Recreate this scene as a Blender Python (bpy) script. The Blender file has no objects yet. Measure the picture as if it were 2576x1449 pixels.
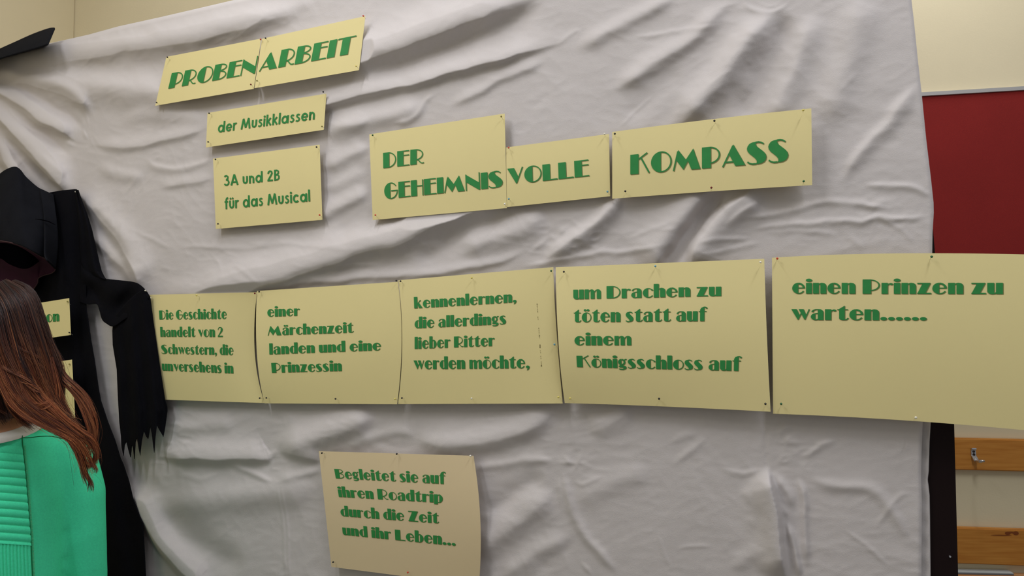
import bpy, bmesh, math, random
import numpy as np
from mathutils import Vector, Matrix, geometry
from mathutils.bvhtree import BVHTree

random.seed(7)
RNG = np.random.default_rng(7)
SC = bpy.context.scene
COL = SC.collection

# ------------------------------------------------------------------ camera
# The photograph (2576 x 1449) was measured: the cloth-covered partition has
# its left vanishing point at (-3037, 938); focal length about 1650 px.
W, H, F = 2576.0, 1449.0, 1650.0
CX, CY = W / 2, H / 2
dn = np.array([.023, 1., -115. / F]); dn /= np.linalg.norm(dn)        # world "down" in camera coords (x right, y down, z forward)
lf = np.array([-4325., 214., F]); lf -= dn * lf.dot(dn); lf /= np.linalg.norm(lf)
AX = -lf                                   # world X (along the partition, to the right)
AZ = -dn                                   # world Z (up)
AY = np.cross(AZ, AX)                      # world Y (away from the camera, into the partition)
M = np.stack([AX, AY, AZ])                 # camera coords -> world directions
if AY[2] < 0:
    raise RuntimeError('axes')
def ray(px, py):
    px = np.asarray(px, float); py = np.asarray(py, float)
    v = np.stack([(px - CX) / F, (py - CY) / F, np.ones_like(px)], -1)
    return v @ M.T
CAMZ = 1.52
_p = ray(1935, 844) * 1.28                 # a point of the partition plane
CAM = np.array([0., -_p[1], CAMZ])
def P(px, py, Y=0.0):
    """point of the vertical plane Y=const seen at a pixel of the photograph"""
    d = ray(px, py)
    t = (np.asarray(Y, float) - CAM[1]) / d[..., 1]
    return CAM + d * np.asarray(t)[..., None]
def D(px, py, depth):
    return CAM + ray(px, py) * np.asarray(depth, float)[..., None]
def PX(pt):
    q = (np.asarray(pt, float) - CAM) @ M
    return q[..., 0] / q[..., 2] * F + CX, q[..., 1] / q[..., 2] * F + CY

cam = bpy.data.cameras.new('camera'); camo = bpy.data.objects.new('camera', cam); COL.objects.link(camo)
cam.sensor_fit = 'HORIZONTAL'; cam.sensor_width = 36.0; cam.lens = 36.0 * F / W
cam.clip_start = .02; cam.clip_end = 60
cr = M @ np.array([1., 0, 0]); cu = M @ np.array([0, -1., 0]); cb = M @ np.array([0, 0, -1.])
mw = Matrix.Identity(4)
for i in range(3):
    mw[i][0] = cr[i]; mw[i][1] = cu[i]; mw[i][2] = cb[i]; mw[i][3] = CAM[i]
camo.matrix_world = mw
SC.camera = camo

# ------------------------------------------------------------------ light, world, exposure
SC.view_settings.view_transform = 'Standard'
try: SC.view_settings.look = 'None'
except Exception: pass
SC.view_settings.gamma = 1.0
SC.view_settings.use_curve_mapping = False
SC.view_settings.exposure = 0.0
wd = bpy.data.worlds.new('room_light'); SC.world = wd; wd.use_nodes = True
wd.node_tree.nodes['Background'].inputs[0].default_value = (.95, .97, 1.0, 1)
wd.node_tree.nodes['Background'].inputs[1].default_value = .27
CEIL = 3.4
# x, y, watts, turn, label of the ceiling tube lamps and two added fill lights (all just above the frame)
LAMPS = [(.75, -1.0, 22, 0, 1.2, 'white ceiling tube lamp above the right end of the cloth'),
         (-.85, -.78, 13.5, 0, 1.2, 'white ceiling tube lamp above the middle of the cloth'),
         (-1.45, -1.75, 20, 0, 1.2, 'added fill light in a white tube housing above the person in green'),  # added fill, no lamp known here: brightens the back of the green sweater
         (.67, .62, 9, 13.1, .6, 'white ceiling tube lamp close to the wall with the red pinboard'),
         (-1.6, .28, 2.2, 13.1 + 90, 1.2, 'added fill light in a white tube housing behind the left end of the partition')]  # added to brighten the wall behind the partition, no lamp known there
def area(name, loc, sx, sy, power, color=(.94, .95, 1), rot=(0, 0, 0)):
    l = bpy.data.lights.new(name, 'AREA'); l.shape = 'RECTANGLE'; l.size = sx; l.size_y = sy
    l.energy = power; l.color = color
    o = bpy.data.objects.new(name, l); o.location = loc; o.rotation_euler = rot; COL.objects.link(o)
    return o
for lx, ly, pw, ta, ln, lb in LAMPS:
    area('lamp_light', (lx, ly, CEIL - .09), .13, ln, pw, rot=(0, 0, math.radians(ta)))

# ------------------------------------------------------------------ helpers
def S(r, g, b):
    f = lambda c: (c / 255 / 12.92) if c / 255 <= .04045 else ((c / 255 + .055) / 1.055) ** 2.4
    return (f(r), f(g), f(b), 1)
def mat(name, col, rough=.8, noise=0.0, nscale=30, bump=0.0, bscale=400, metal=0.0, spec=.3, sheen=0.0, col2=None, stretch=None):
    m = bpy.data.materials.new(name); m.use_nodes = True
    nt = m.node_tree; b = nt.nodes['Principled BSDF']
    b.inputs['Base Color'].default_value = col; b.inputs['Roughness'].default_value = rough
    b.inputs['Metallic'].default_value = metal; b.inputs['Specular IOR Level'].default_value = spec
    if sheen: b.inputs['Sheen Weight'].default_value = sheen
    tc = nt.nodes.new('ShaderNodeTexCoord')
    src = tc.outputs['Object']
    if stretch:
        mp = nt.nodes.new('ShaderNodeMapping'); mp.inputs['Scale'].default_value = stretch
        nt.links.new(src, mp.inputs['Vector']); src = mp.outputs['Vector']
    if noise or col2:
        n = nt.nodes.new('ShaderNodeTexNoise'); n.inputs['Scale'].default_value = nscale; n.inputs['Detail'].default_value = 6
        nt.links.new(src, n.inputs['Vector'])
        mx = nt.nodes.new('ShaderNodeMix'); mx.data_type = 'RGBA'
        c2 = col2 or tuple(c * (1 - noise) for c in col[:3]) + (1,)
        mx.inputs[6].default_value = c2; mx.inputs[7].default_value = col
        rp = nt.nodes.new('ShaderNodeMapRange'); rp.inputs[1].default_value = .3; rp.inputs[2].default_value = .7
        nt.links.new(n.outputs['Fac'], rp.inputs[0]); nt.links.new(rp.outputs[0], mx.inputs[0])
        nt.links.new(mx.outputs[2], b.inputs['Base Color'])
    if bump:
        n2 = nt.nodes.new('ShaderNodeTexNoise'); n2.inputs['Scale'].default_value = bscale; n2.inputs['Detail'].default_value = 3
        nt.links.new(src, n2.inputs['Vector'])
        bp = nt.nodes.new('ShaderNodeBump'); bp.inputs['Strength'].default_value = bump; bp.inputs['Distance'].default_value = .001
        nt.links.new(n2.outputs['Fac'], bp.inputs['Height']); nt.links.new(bp.outputs[0], b.inputs['Normal'])
    return m
def mesh(name, V, Fc, m=None, parent=None, smooth=False):
    me = bpy.data.meshes.new(name)
    V = np.asarray(V, float)
    if isinstance(Fc, np.ndarray):
        k = Fc.shape[1]; n = len(Fc)
        me.vertices.add(len(V)); me.vertices.foreach_set('co', V.ravel())
        me.loops.add(n * k); me.loops.foreach_set('vertex_index', Fc.ravel().astype(np.int32))
        me.polygons.add(n); me.polygons.foreach_set('loop_start', np.arange(0, n * k, k, dtype=np.int32))
        me.polygons.foreach_set('loop_total', np.full(n, k, np.int32))
        me.update(calc_edges=True)
    else:
        me.from_pydata([tuple(v) for v in V], [], Fc); me.update()
    if m: me.materials.append(m)
    if smooth: me.polygons.foreach_set('use_smooth', [True] * len(me.polygons))
    o = bpy.data.objects.new(name, me); COL.objects.link(o)
    if parent: o.parent = parent; o.matrix_parent_inverse = Matrix.Translation(-parent.location)
    return o
def gridfaces(ny, nx, closed=False):
    a = np.arange(ny * nx).reshape(ny, nx)
    if closed: a = np.concatenate([a, a[:, :1]], 1)
    return np.stack([a[:-1, :-1], a[1:, :-1], a[1:, 1:], a[:-1, 1:]], -1).reshape(-1, 4)
def tag(o, label=None, cat=None, group=None, kind=None):
    if label: o['label'] = label
    if cat: o['category'] = cat
    if group: o['group'] = group
    if kind: o['kind'] = kind
    return o
def empty(name, loc=(0, 0, 0)):
    o = bpy.data.objects.new(name, None); o.location = tuple(loc); o.empty_display_size = .02; COL.objects.link(o); return o
def boxV(c, ax, h):
    """box centre c, axes ax (3 rows), half sizes h, slightly chamfered"""
    bm = bmesh.new(); bmesh.ops.create_cube(bm, size=2)
    for v in bm.verts:
        p = np.array(v.co) * h
        v.co = Vector(tuple(np.asarray(c) + p @ np.asarray(ax)))
    bv = min(h) * .25
    if bv > .0003:
        bmesh.ops.bevel(bm, geom=bm.edges[:], offset=min(bv, .004), segments=2, affect='EDGES')
    return bm
def from_bm(name, bm, m, parent=None, smooth=False):
    me = bpy.data.meshes.new(name); bm.to_mesh(me); bm.free(); me.materials.append(m)
    if smooth: me.polygons.foreach_set('use_smooth', [True] * len(me.polygons))
    o = bpy.data.objects.new(name, me); COL.objects.link(o)
    if parent: o.parent = parent; o.matrix_parent_inverse = Matrix.Translation(-parent.location)
    return o
I3 = np.eye(3)
def box(name, c, h, m, parent=None, ax=I3):
    return from_bm(name, boxV(c, ax, np.array(h)), m, parent)
def catmull(pts, n=8):
    p = np.asarray(pts, float)
    if len(p) < 3: 
        return np.stack([p[0] + (p[-1] - p[0]) * t for t in np.linspace(0, 1, n + 1)])
    q = np.vstack([2 * p[0] - p[1], p, 2 * p[-1] - p[-2]])
    out = []
    for i in range(1, len(q) - 2):
        for t in np.arange(n) / n:
            a, b, c, d = q[i - 1], q[i], q[i + 1], q[i + 2]
            out.append(.5 * (2 * b + (c - a) * t + (2 * a - 5 * b + 4 * c - d) * t * t + (3 * b - a - 3 * c + d) * t ** 3))
    out.append(q[-2]); return np.array(out)
def resample(pts, n):
    p = np.asarray(pts, float); d = np.r_[0, np.cumsum(np.linalg.norm(np.diff(p, axis=0), axis=1))]
    t = np.linspace(0, d[-1], n)
    return np.stack([np.interp(t, d, p[:, k]) for k in range(p.shape[1])], -1)
def tube(path, r, sides=8, cap=True):
    """tapered tube along 3D path; r scalar or list"""
    p = np.asarray(path, float); n = len(p); r = np.broadcast_to(r, (n,))
    t = np.gradient(p, axis=0); t /= np.linalg.norm(t, axis=1)[:, None] + 1e-12
    ref = np.array([0, 0, 1.]) if abs(t[0][2]) < .9 else np.array([1., 0, 0])
    a = np.cross(t, ref); a /= np.linalg.norm(a, axis=1)[:, None] + 1e-12; b = np.cross(t, a)
    ang = np.linspace(0, 2 * np.pi, sides, endpoint=False)
    V = p[:, None] + (a[:, None] * np.cos(ang)[None, :, None] + b[:, None] * np.sin(ang)[None, :, None]) * r[:, None, None]
    V = V.reshape(-1, 3); Fc = [tuple(f) for f in gridfaces(n, sides, True)]
    if cap: Fc += [tuple(range(sides))[::-1], tuple(range((n - 1) * sides, n * sides))]
    return V, Fc
class MB:
    def __init__(s): s.V = []; s.F = []
    def add(s, V, Fc):
        o = len(s.V); s.V += [tuple(v) for v in V]; s.F += [tuple(int(i) + o for i in f) for f in Fc]; return s
    def build(s, name, m, parent=None, smooth=False): return mesh(name, s.V, s.F, m, parent, smooth)
def vnoise(x, y, seed=0):
    """smooth value noise, about -1..1"""
    r = np.random.default_rng(seed); g = r.uniform(-1, 1, (64, 64))
    xi = np.floor(x).astype(int); yi = np.floor(y).astype(int); fx = x - xi; fy = y - yi
    fx = fx * fx * (3 - 2 * fx); fy = fy * fy * (3 - 2 * fy)
    g00 = g[yi % 64, xi % 64]; g10 = g[yi % 64, (xi + 1) % 64]; g01 = g[(yi + 1) % 64, xi % 64]; g11 = g[(yi + 1) % 64, (xi + 1) % 64]
    return (g00 * (1 - fx) + g10 * fx) * (1 - fy) + (g01 * (1 - fx) + g11 * fx) * fy

# ------------------------------------------------------------------ materials
m_wall = mat('painted_plaster', S(232, 219, 184), .9, noise=.05, nscale=3, bump=.25, bscale=180)
m_ceil = mat('white_plaster', S(235, 232, 222), .95)
m_floor = mat('grey_linoleum', S(128, 122, 112), .5, noise=.2, nscale=8)
m_red = mat('red_pin_fabric', S(140, 36, 33), .95, noise=.12, nscale=5, bump=.3, bscale=900)
m_alu = mat('brushed_aluminium', S(190, 188, 186), .45, metal=.3)
m_wood = mat('beech_rail', S(206, 142, 62), .45, noise=.0, nscale=7, col2=S(186, 118, 44), stretch=(1.2, 1.2, 16), bump=.1, bscale=60)
m_knot = mat('wood_knot', S(128, 66, 24), .6)
m_steel = mat('satin_steel', S(205, 206, 208), .3, metal=.85)
m_dark = mat('dark_brown_lacquer', S(26, 14, 14), .55, spec=.15)
m_board = mat('grey_board', S(150, 140, 125), .9)
m_cloth = mat('white_cotton', S(208, 202, 200), .95, noise=.035, nscale=11, bump=.35, bscale=520, spec=.05, stretch=(1, 1, 2.2))
m_robe = mat('black_cloth', S(15, 15, 20), .95, noise=.3, nscale=14, bump=.3, bscale=600, spec=.08)
m_felt = mat('black_felt', S(26, 27, 32), .98, noise=.25, nscale=20, bump=.5, bscale=700, spec=.08)
m_purple = mat('dark_purple_lining', S(52, 6, 38), .9, noise=.25, nscale=25)
m_rim = mat('brown_rim_piping', S(70, 46, 50), .8)
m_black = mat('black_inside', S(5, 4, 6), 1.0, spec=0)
m_paper = mat('pale_yellow_paper', S(232, 218, 158), .75, noise=.02, nscale=6, bump=.06, bscale=300, spec=.2)
m_paperb = mat('cream_paper', S(224, 204, 164), .75, noise=.02, nscale=6, bump=.06, bscale=300, spec=.2)
m_green = mat('green_print', S(48, 140, 70), .6, noise=.12, nscale=60)
m_shadowp = mat('grey_print', S(128, 130, 78), .7)
m_inkmark = mat('ink_specks', S(110, 100, 60), .7)
m_skin = mat('skin', S(206, 150, 116), .55, noise=.06, nscale=20, spec=.35)
m_sweat = mat('green_knit', S(82, 246, 188), .9, noise=.10, nscale=260, bump=.6, bscale=900, spec=.1)
m_seam = mat('dark_green_thread', S(22, 120, 72), .9)
m_stitch = mat('pale_green_thread', S(110, 205, 150), .9)
m_white = mat('white_collar', S(232, 228, 222), .9, bump=.4, bscale=700)
m_jeans = mat('dark_denim', S(38, 42, 60), .9)
m_eye = mat('eye_white', S(235, 232, 228), .3)
m_iris = mat('brown_iris', S(60, 36, 22), .3)
m_lip = mat('lips', S(170, 84, 80), .5)
m_lampb = mat('lamp_housing', S(240, 240, 236), .5)
PIN = {k: mat(k + '_pin_head', c, .18, spec=.6) for k, c in {
    'black': S(16, 14, 20), 'red': S(206, 70, 44), 'dark red': S(120, 28, 26), 'green': S(30, 96, 52), 'yellow': S(226, 212, 110),
    'white': S(236, 232, 216), 'light blue': S(108, 170, 190), 'olive': S(150, 140, 74)}.items()}

# ------------------------------------------------------------------ room: back wall turned 13 degrees to the partition
TH = math.radians(13.1)
wr = np.array([math.cos(TH), math.sin(TH), 0]); wn = np.array([-math.sin(TH), math.cos(TH), 0])   # along / into the back wall
OW = D(2490, 1143, 2.06)
def PW(px, py, off=0.0):
    """pixel -> plane parallel to the back wall, off metres in front of it"""
    d = ray(px, py); t = ((OW - CAM) @ wn - off) / (d @ wn); return CAM + d * np.asarray(t)[..., None]
AXW = np.stack([wr, wn, np.array([0, 0, 1.])])
cor = PW(188, 40); cor_s = (cor - OW) @ wr
def WP(s, z, off=0.0):
    v = OW + wr * s - wn * off; v = v.copy(); v[2] = z; return v
def slab(name, c, ax, h, m):
    o = from_bm(name, boxV(c, ax, np.array(h)), m); tag(o, kind='structure'); return o
s0, s1 = cor_s, 2.6
slab('wall_back', WP((s0 + s1) / 2, CEIL / 2) + wn * .05, AXW, [(s1 - s0) / 2 + .1, .05, CEIL / 2], m_wall)
slab('wall_left', WP(s0, CEIL / 2) - wn * 1.9 - wr * .05, AXW, [.05, 1.9, CEIL / 2], m_wall)
mid = WP((s0 + s1) / 2, 0) - wn * 1.9
slab('floor', mid + np.array([0, 0, -.05]), AXW, [(s1 - s0) / 2 + .1, 2.0, .05], m_floor)
slab('ceiling', mid + np.array([0, 0, CEIL + .05]), AXW, [(s1 - s0) / 2 + .1, 2.0, .05], m_ceil)
slab('baseboard_back', WP((s0 + s1) / 2, .04) - wn * .008, AXW, [(s1 - s0) / 2 - .01, .008, .04], m_dark)
for lx, ly, pw, ta, ln, lb in LAMPS:  # the two added fill lights get a housing as well
    r_ = empty('ceiling_lamp', (lx, ly, CEIL - .002)); tag(r_, lb, 'lamp', 'ceiling tube lamps')
    c_, s__ = math.cos(math.radians(ta)), math.sin(math.radians(ta))
    box('housing', (lx, ly, CEIL - .04), (.09, ln / 2 + .03, .036), m_lampb, r_, np.array([[c_, s__, 0], [-s__, c_, 0], [0, 0, 1.]]))

# red pinboard on the wall with its aluminium edge
pb = empty('pinboard', PW(2500, 700, .0)); tag(pb, 'dark red fabric pinboard on the cream wall right of the cloth', 'pinboard')
tl = PW(2322, 241, .02); tr = PW(2576, 226, .02)
zt = (tl[2] + tr[2]) / 2
sl = (PW(2250, 400) - OW) @ wr; sr = sl + 1.6
zbt = PW(2400, 1010, .02)[2]
def panelq(name, pts, off0, off1, m, parent):
    """extruded polygon on the back wall; pts (s,z)"""
    V = [WP(s, z, off0) for s, z in pts] + [WP(s, z, off1) for s, z in pts]; n = len(pts)
    Fc = [tuple(range(n)), tuple(range(2 * n - 1, n - 1, -1))] + [(i, i + n, (i + 1) % n + n, (i + 1) % n) for i in range(n)]
    o = mesh(name, V, Fc, m, parent); bm = bmesh.new(); bm.from_mesh(o.data); bmesh.ops.recalc_face_normals(bm, faces=bm.faces); bm.to_mesh(o.data); bm.free(); return o
def sz(px, py, off=0.0):
    p = PW(px, py, off); return ((p - OW) @ wr, p[2])
ta = sz(2200, 248.5, .02); tb = sz(2700, 219, .02)
slope = (tb[1] - ta[1]) / (tb[0] - ta[0])
zl = lambda s: ta[1] + slope * (s - ta[0])
dz = .011
panelq('fabric_panel', [(sl, zbt), (sr, zbt), (sr, zl(sr)), (sl, zl(sl))], .001, .018, m_red, pb)
panelq('top_trim', [(sl, zl(sl) - .001), (sr, zl(sr) - .001), (sr, zl(sr) + dz), (sl, zl(sl) + dz)], .001, .024, m_alu, pb)
panelq('bottom_trim', [(sl, zbt - dz), (sr, zbt - dz), (sr, zbt + .001), (sl, zbt + .001)], .001, .024, m_alu, pb)
panelq('side_trim', [(sl - dz, zbt - dz), (sl, zbt - dz), (sl, zl(sl) + dz), (sl - dz, zl(sl) + dz)], .001, .024, m_alu, pb)
panelq('side_trim', [(sr, zbt - dz), (sr + dz, zbt - dz), (sr + dz, zl(sr) + dz), (sr, zl(sr) + dz)], .001, .024, m_alu, pb)

# two beech rails, the upper with a coat hook
def rail(y0l, y0r, y1l, y1r, label):
    a = sz(2350, y0l, .022); b = sz(2576, y0r, .022); c = sz(2576, y1r, .022); d = sz(2350, y1l, .022)
    def ext(p, q, s): return (s, p[1] + (q[1] - p[1]) / (q[0] - p[0]) * (s - p[0]))
    sL, sR = a[0] - .9, b[0] + .7
    o = panelq('coat_rail', [ext(d, c, sL), ext(d, c, sR), ext(a, b, sR), ext(a, b, sL)], .0005, .022, m_wood, None)
    bm = bmesh.new(); bm.from_mesh(o.data); bmesh.ops.bevel(bm, geom=bm.edges[:], offset=.003, segments=3, affect='EDGES'); bm.to_mesh(o.data); bm.free()
    tag(o, label, 'coat rail', 'beech rails on the wall'); return o
r1 = rail(1101.5, 1106, 1181, 1186.5, 'beech wood rail with the steel coat hook, on the cream wall')
r2 = rail(1326, 1333, 1416, 1424, 'lower beech wood rail with a knot, below the hook rail')
kc = sz(2545, 1342, .0225)
for k, (dx, dy, a, b) in enumerate([(-.011, 0, .008, .005), (.012, .001, .008, .006), (0, .003, .018, .0025), (-.03, -.006, .03, .0015)]):
    ang = np.linspace(0, 2 * np.pi, 18, endpoint=False)
    mesh('knot', [WP(kc[0] + dx + a * math.cos(t), kc[1] + dy + b * math.sin(t), .0224 + .0001 * k) for t in ang], [tuple(range(18))], m_knot, r2)
hk = empty('coat_hook', PW(2451, 1140, .022)); tag(hk, 'small satin steel coat hook with two screws on the beech rail', 'hook')
hs, hz = sz(2451.5, 1141, .03)
def hookbody():
    prof = [(.0225, .016), (.031, .017), (.032, .013), (.0265, .009), (.0262, -.006), (.034, -.013), (.040, -.019), (.037, -.023), (.030, -.020), (.0225, -.010)]
    V = []; n = len(prof)
    for sgn in (-1, 1):
        for o_, z_ in prof: V.append(WP(hs + sgn * .0068, hz + z_, o_))
    Fc = [tuple(range(n)), tuple(range(2 * n - 1, n - 1, -1))] + [(i, i + n, (i + 1) % n + n, (i + 1) % n) for i in range(n)]
    o = mesh('plate', V, Fc, m_steel, hk); bm = bmesh.new(); bm.from_mesh(o.data); bmesh.ops.recalc_face_normals(bm, faces=bm.faces)
    bmesh.ops.bevel(bm, geom=bm.edges[:], offset=.0011, segments=2, affect='EDGES'); bm.to_mesh(o.data); bm.free()
hookbody()
hp = [WP(hs, hz - .019, .036), WP(hs + .001, hz - .0205, .046), WP(hs + .002, hz - .0195, .056), WP(hs + .003, hz - .0165, .062)]
V, Fc = tube(catmull(hp, 5), .0042, 12); mesh('peg', V, Fc, m_steel, hk, True)
V, Fc = tube([WP(hs - .004, hz - .0165, .060), WP(hs + .010, hz - .0165, .063)], .0034, 12); mesh('peg_tip', V, Fc, m_steel, hk, True)
for zz in (.0055, -.0035):
    V, Fc = tube([WP(hs, hz + zz, .0262), WP(hs, hz + zz, .0278)], [.0042, .0034], 14); mesh('screw', V, Fc, mat('dark_screw', S(58, 48, 46), .4, metal=.6), hk)

# something grey and flat on a pale wooden bench below the rails
bz = PW(2450, 1446.5, .035)[2]
bn = empty('wall_bench', WP(.1, 0, .03)); tag(bn, 'pale wooden wall panel below the lower rail, cut by the bottom edge', 'panel')
box('bench_back', WP(.25, bz - .15, .0185), (.75, .0165, .15), mat('pale_bench_wood', S(214, 160, 108), .5, noise=.1, nscale=6, stretch=(1, 8, 8)), bn, AXW)
p0 = PW(2395, 1438, .03); p1 = PW(2549, 1443, .03)
q0, q1 = (p0 - OW) @ wr - .25, (p1 - OW) @ wr
fl = empty('flat_case', WP((q0 + q1) / 2, bz, .03)); tag(fl, 'thin grey-white strip lying on the pale panel below the rails', 'strip')
box('lid', WP((q0 + q1) / 2, bz + .0060, .017), ((q1 - q0) / 2, .014, .0012), mat('pale_grey_plastic', S(200, 206, 204), .5), fl, AXW)
box('tray', WP((q0 + q1) / 2, bz + .0028, .0175), ((q1 - q0) / 2 + .001, .0145, .0022), mat('mid_grey_plastic', S(120, 120, 122), .5), fl, AXW)

# ------------------------------------------------------------------ partition under the cloth
pt = empty('partition', (P(1000, 900)[0], 0.02, 0)); tag(pt, 'free-standing dark partition carrying the white cloth', 'partition')
edge_top = [(-600, 300.), (-300, 213), (0, 140), (120, 110), (223, 87), (299, 66), (408, 42), (582, 1.5), (900, -75), (1500, -220), (2290, -410)]
et = P(np.array([e[0] for e in edge_top]), np.array([e[1] for e in edge_top]), -.012)
def ztop(x): return np.interp(x, et[:, 0], et[:, 2])
XL = P(-38, 700)[0]
edge_r = [(2255, -420), (2280, -120), (2293, 0), (2300, 60), (2308, 140), (2318, 230), (2330, 350), (2342, 450), (2348.5, 510), (2349, 535), (2346, 585), (2345, 638), (2342, 760), (2330, 950), (2321, 1068), (2318, 1150), (2317, 1200), (2319, 1260), (2318, 1449), (2316, 1800)]
er = P(np.array([e[0] for e in edge_r]), np.array([e[1] for e in edge_r]), -.012)
_o = np.argsort(er[:, 2]); erz = er[_o, 2]; erx = er[_o, 0]
def xright(z): return np.interp(z, erz, erx)
XR0 = P(2335, 700)[0]
ZT = float(ztop(0.2)) - .03
# panel board
pv = [(XL + .03, .35), (XR0 - .03, .35), (XR0 - .03, ztop(XR0) - .04), (XL + .03, ztop(XL) - .04)]
def extrudeY(name, pts, y0, y1, m, parent):
    n = len(pts); V = [(x, y0, z) for x, z in pts] + [(x, y1, z) for x, z in pts]
    Fc = [tuple(range(n)), tuple(range(2 * n - 1, n - 1, -1))] + [(i, i + n, (i + 1) % n + n, (i + 1) % n) for i in range(n)]
    o = mesh(name, V, Fc, m, parent); bm = bmesh.new(); bm.from_mesh(o.data); bmesh.ops.recalc_face_normals(bm, faces=bm.faces); bm.to_mesh(o.data); bm.free(); return o
extrudeY('panel', pv, .002, .026, m_board, pt)
def xz(px, py, Y=.0): p = P(px, py, Y); return (p[0], p[2])
lowr = xz(2410, 1449, .004); low2 = xz(2400, 1068, .004)
gx = lowr[0] + (lowr[0] - low2[0]) / (lowr[1] - low2[1]) * (0 - lowr[1]) * .3
extrudeY('post', [(XR0 - .03, 0.0), (gx, 0.0), lowr, low2, xz(2398, 1000, .004), xz(2356, 960, .004), xz(2352, 640, .004), xz(2347, 578, .004), xz(2335, 540, .004), (XR0 - .03, xz(2335, 540, .004)[1])], .003, .045, m_dark, pt)
extrudeY('post', [(XL + .0, 0.0), (XL + .05, 0.0), (XL + .05, ztop(XL) - .06), (XL + .0, ztop(XL) - .06)], .027, .06, m_dark, pt)
for xx in (XL + .02, XR0):
    box('foot', (xx, .02, .02), (.03, .25, .02), m_dark, pt)
sc_ = P(2390, 1400, .001)
V, Fc = tube([sc_ + [0, .003, 0], sc_ - [0, .001, 0]], .0016, 10); mesh('screw', V, Fc, m_steel, pt)

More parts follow.
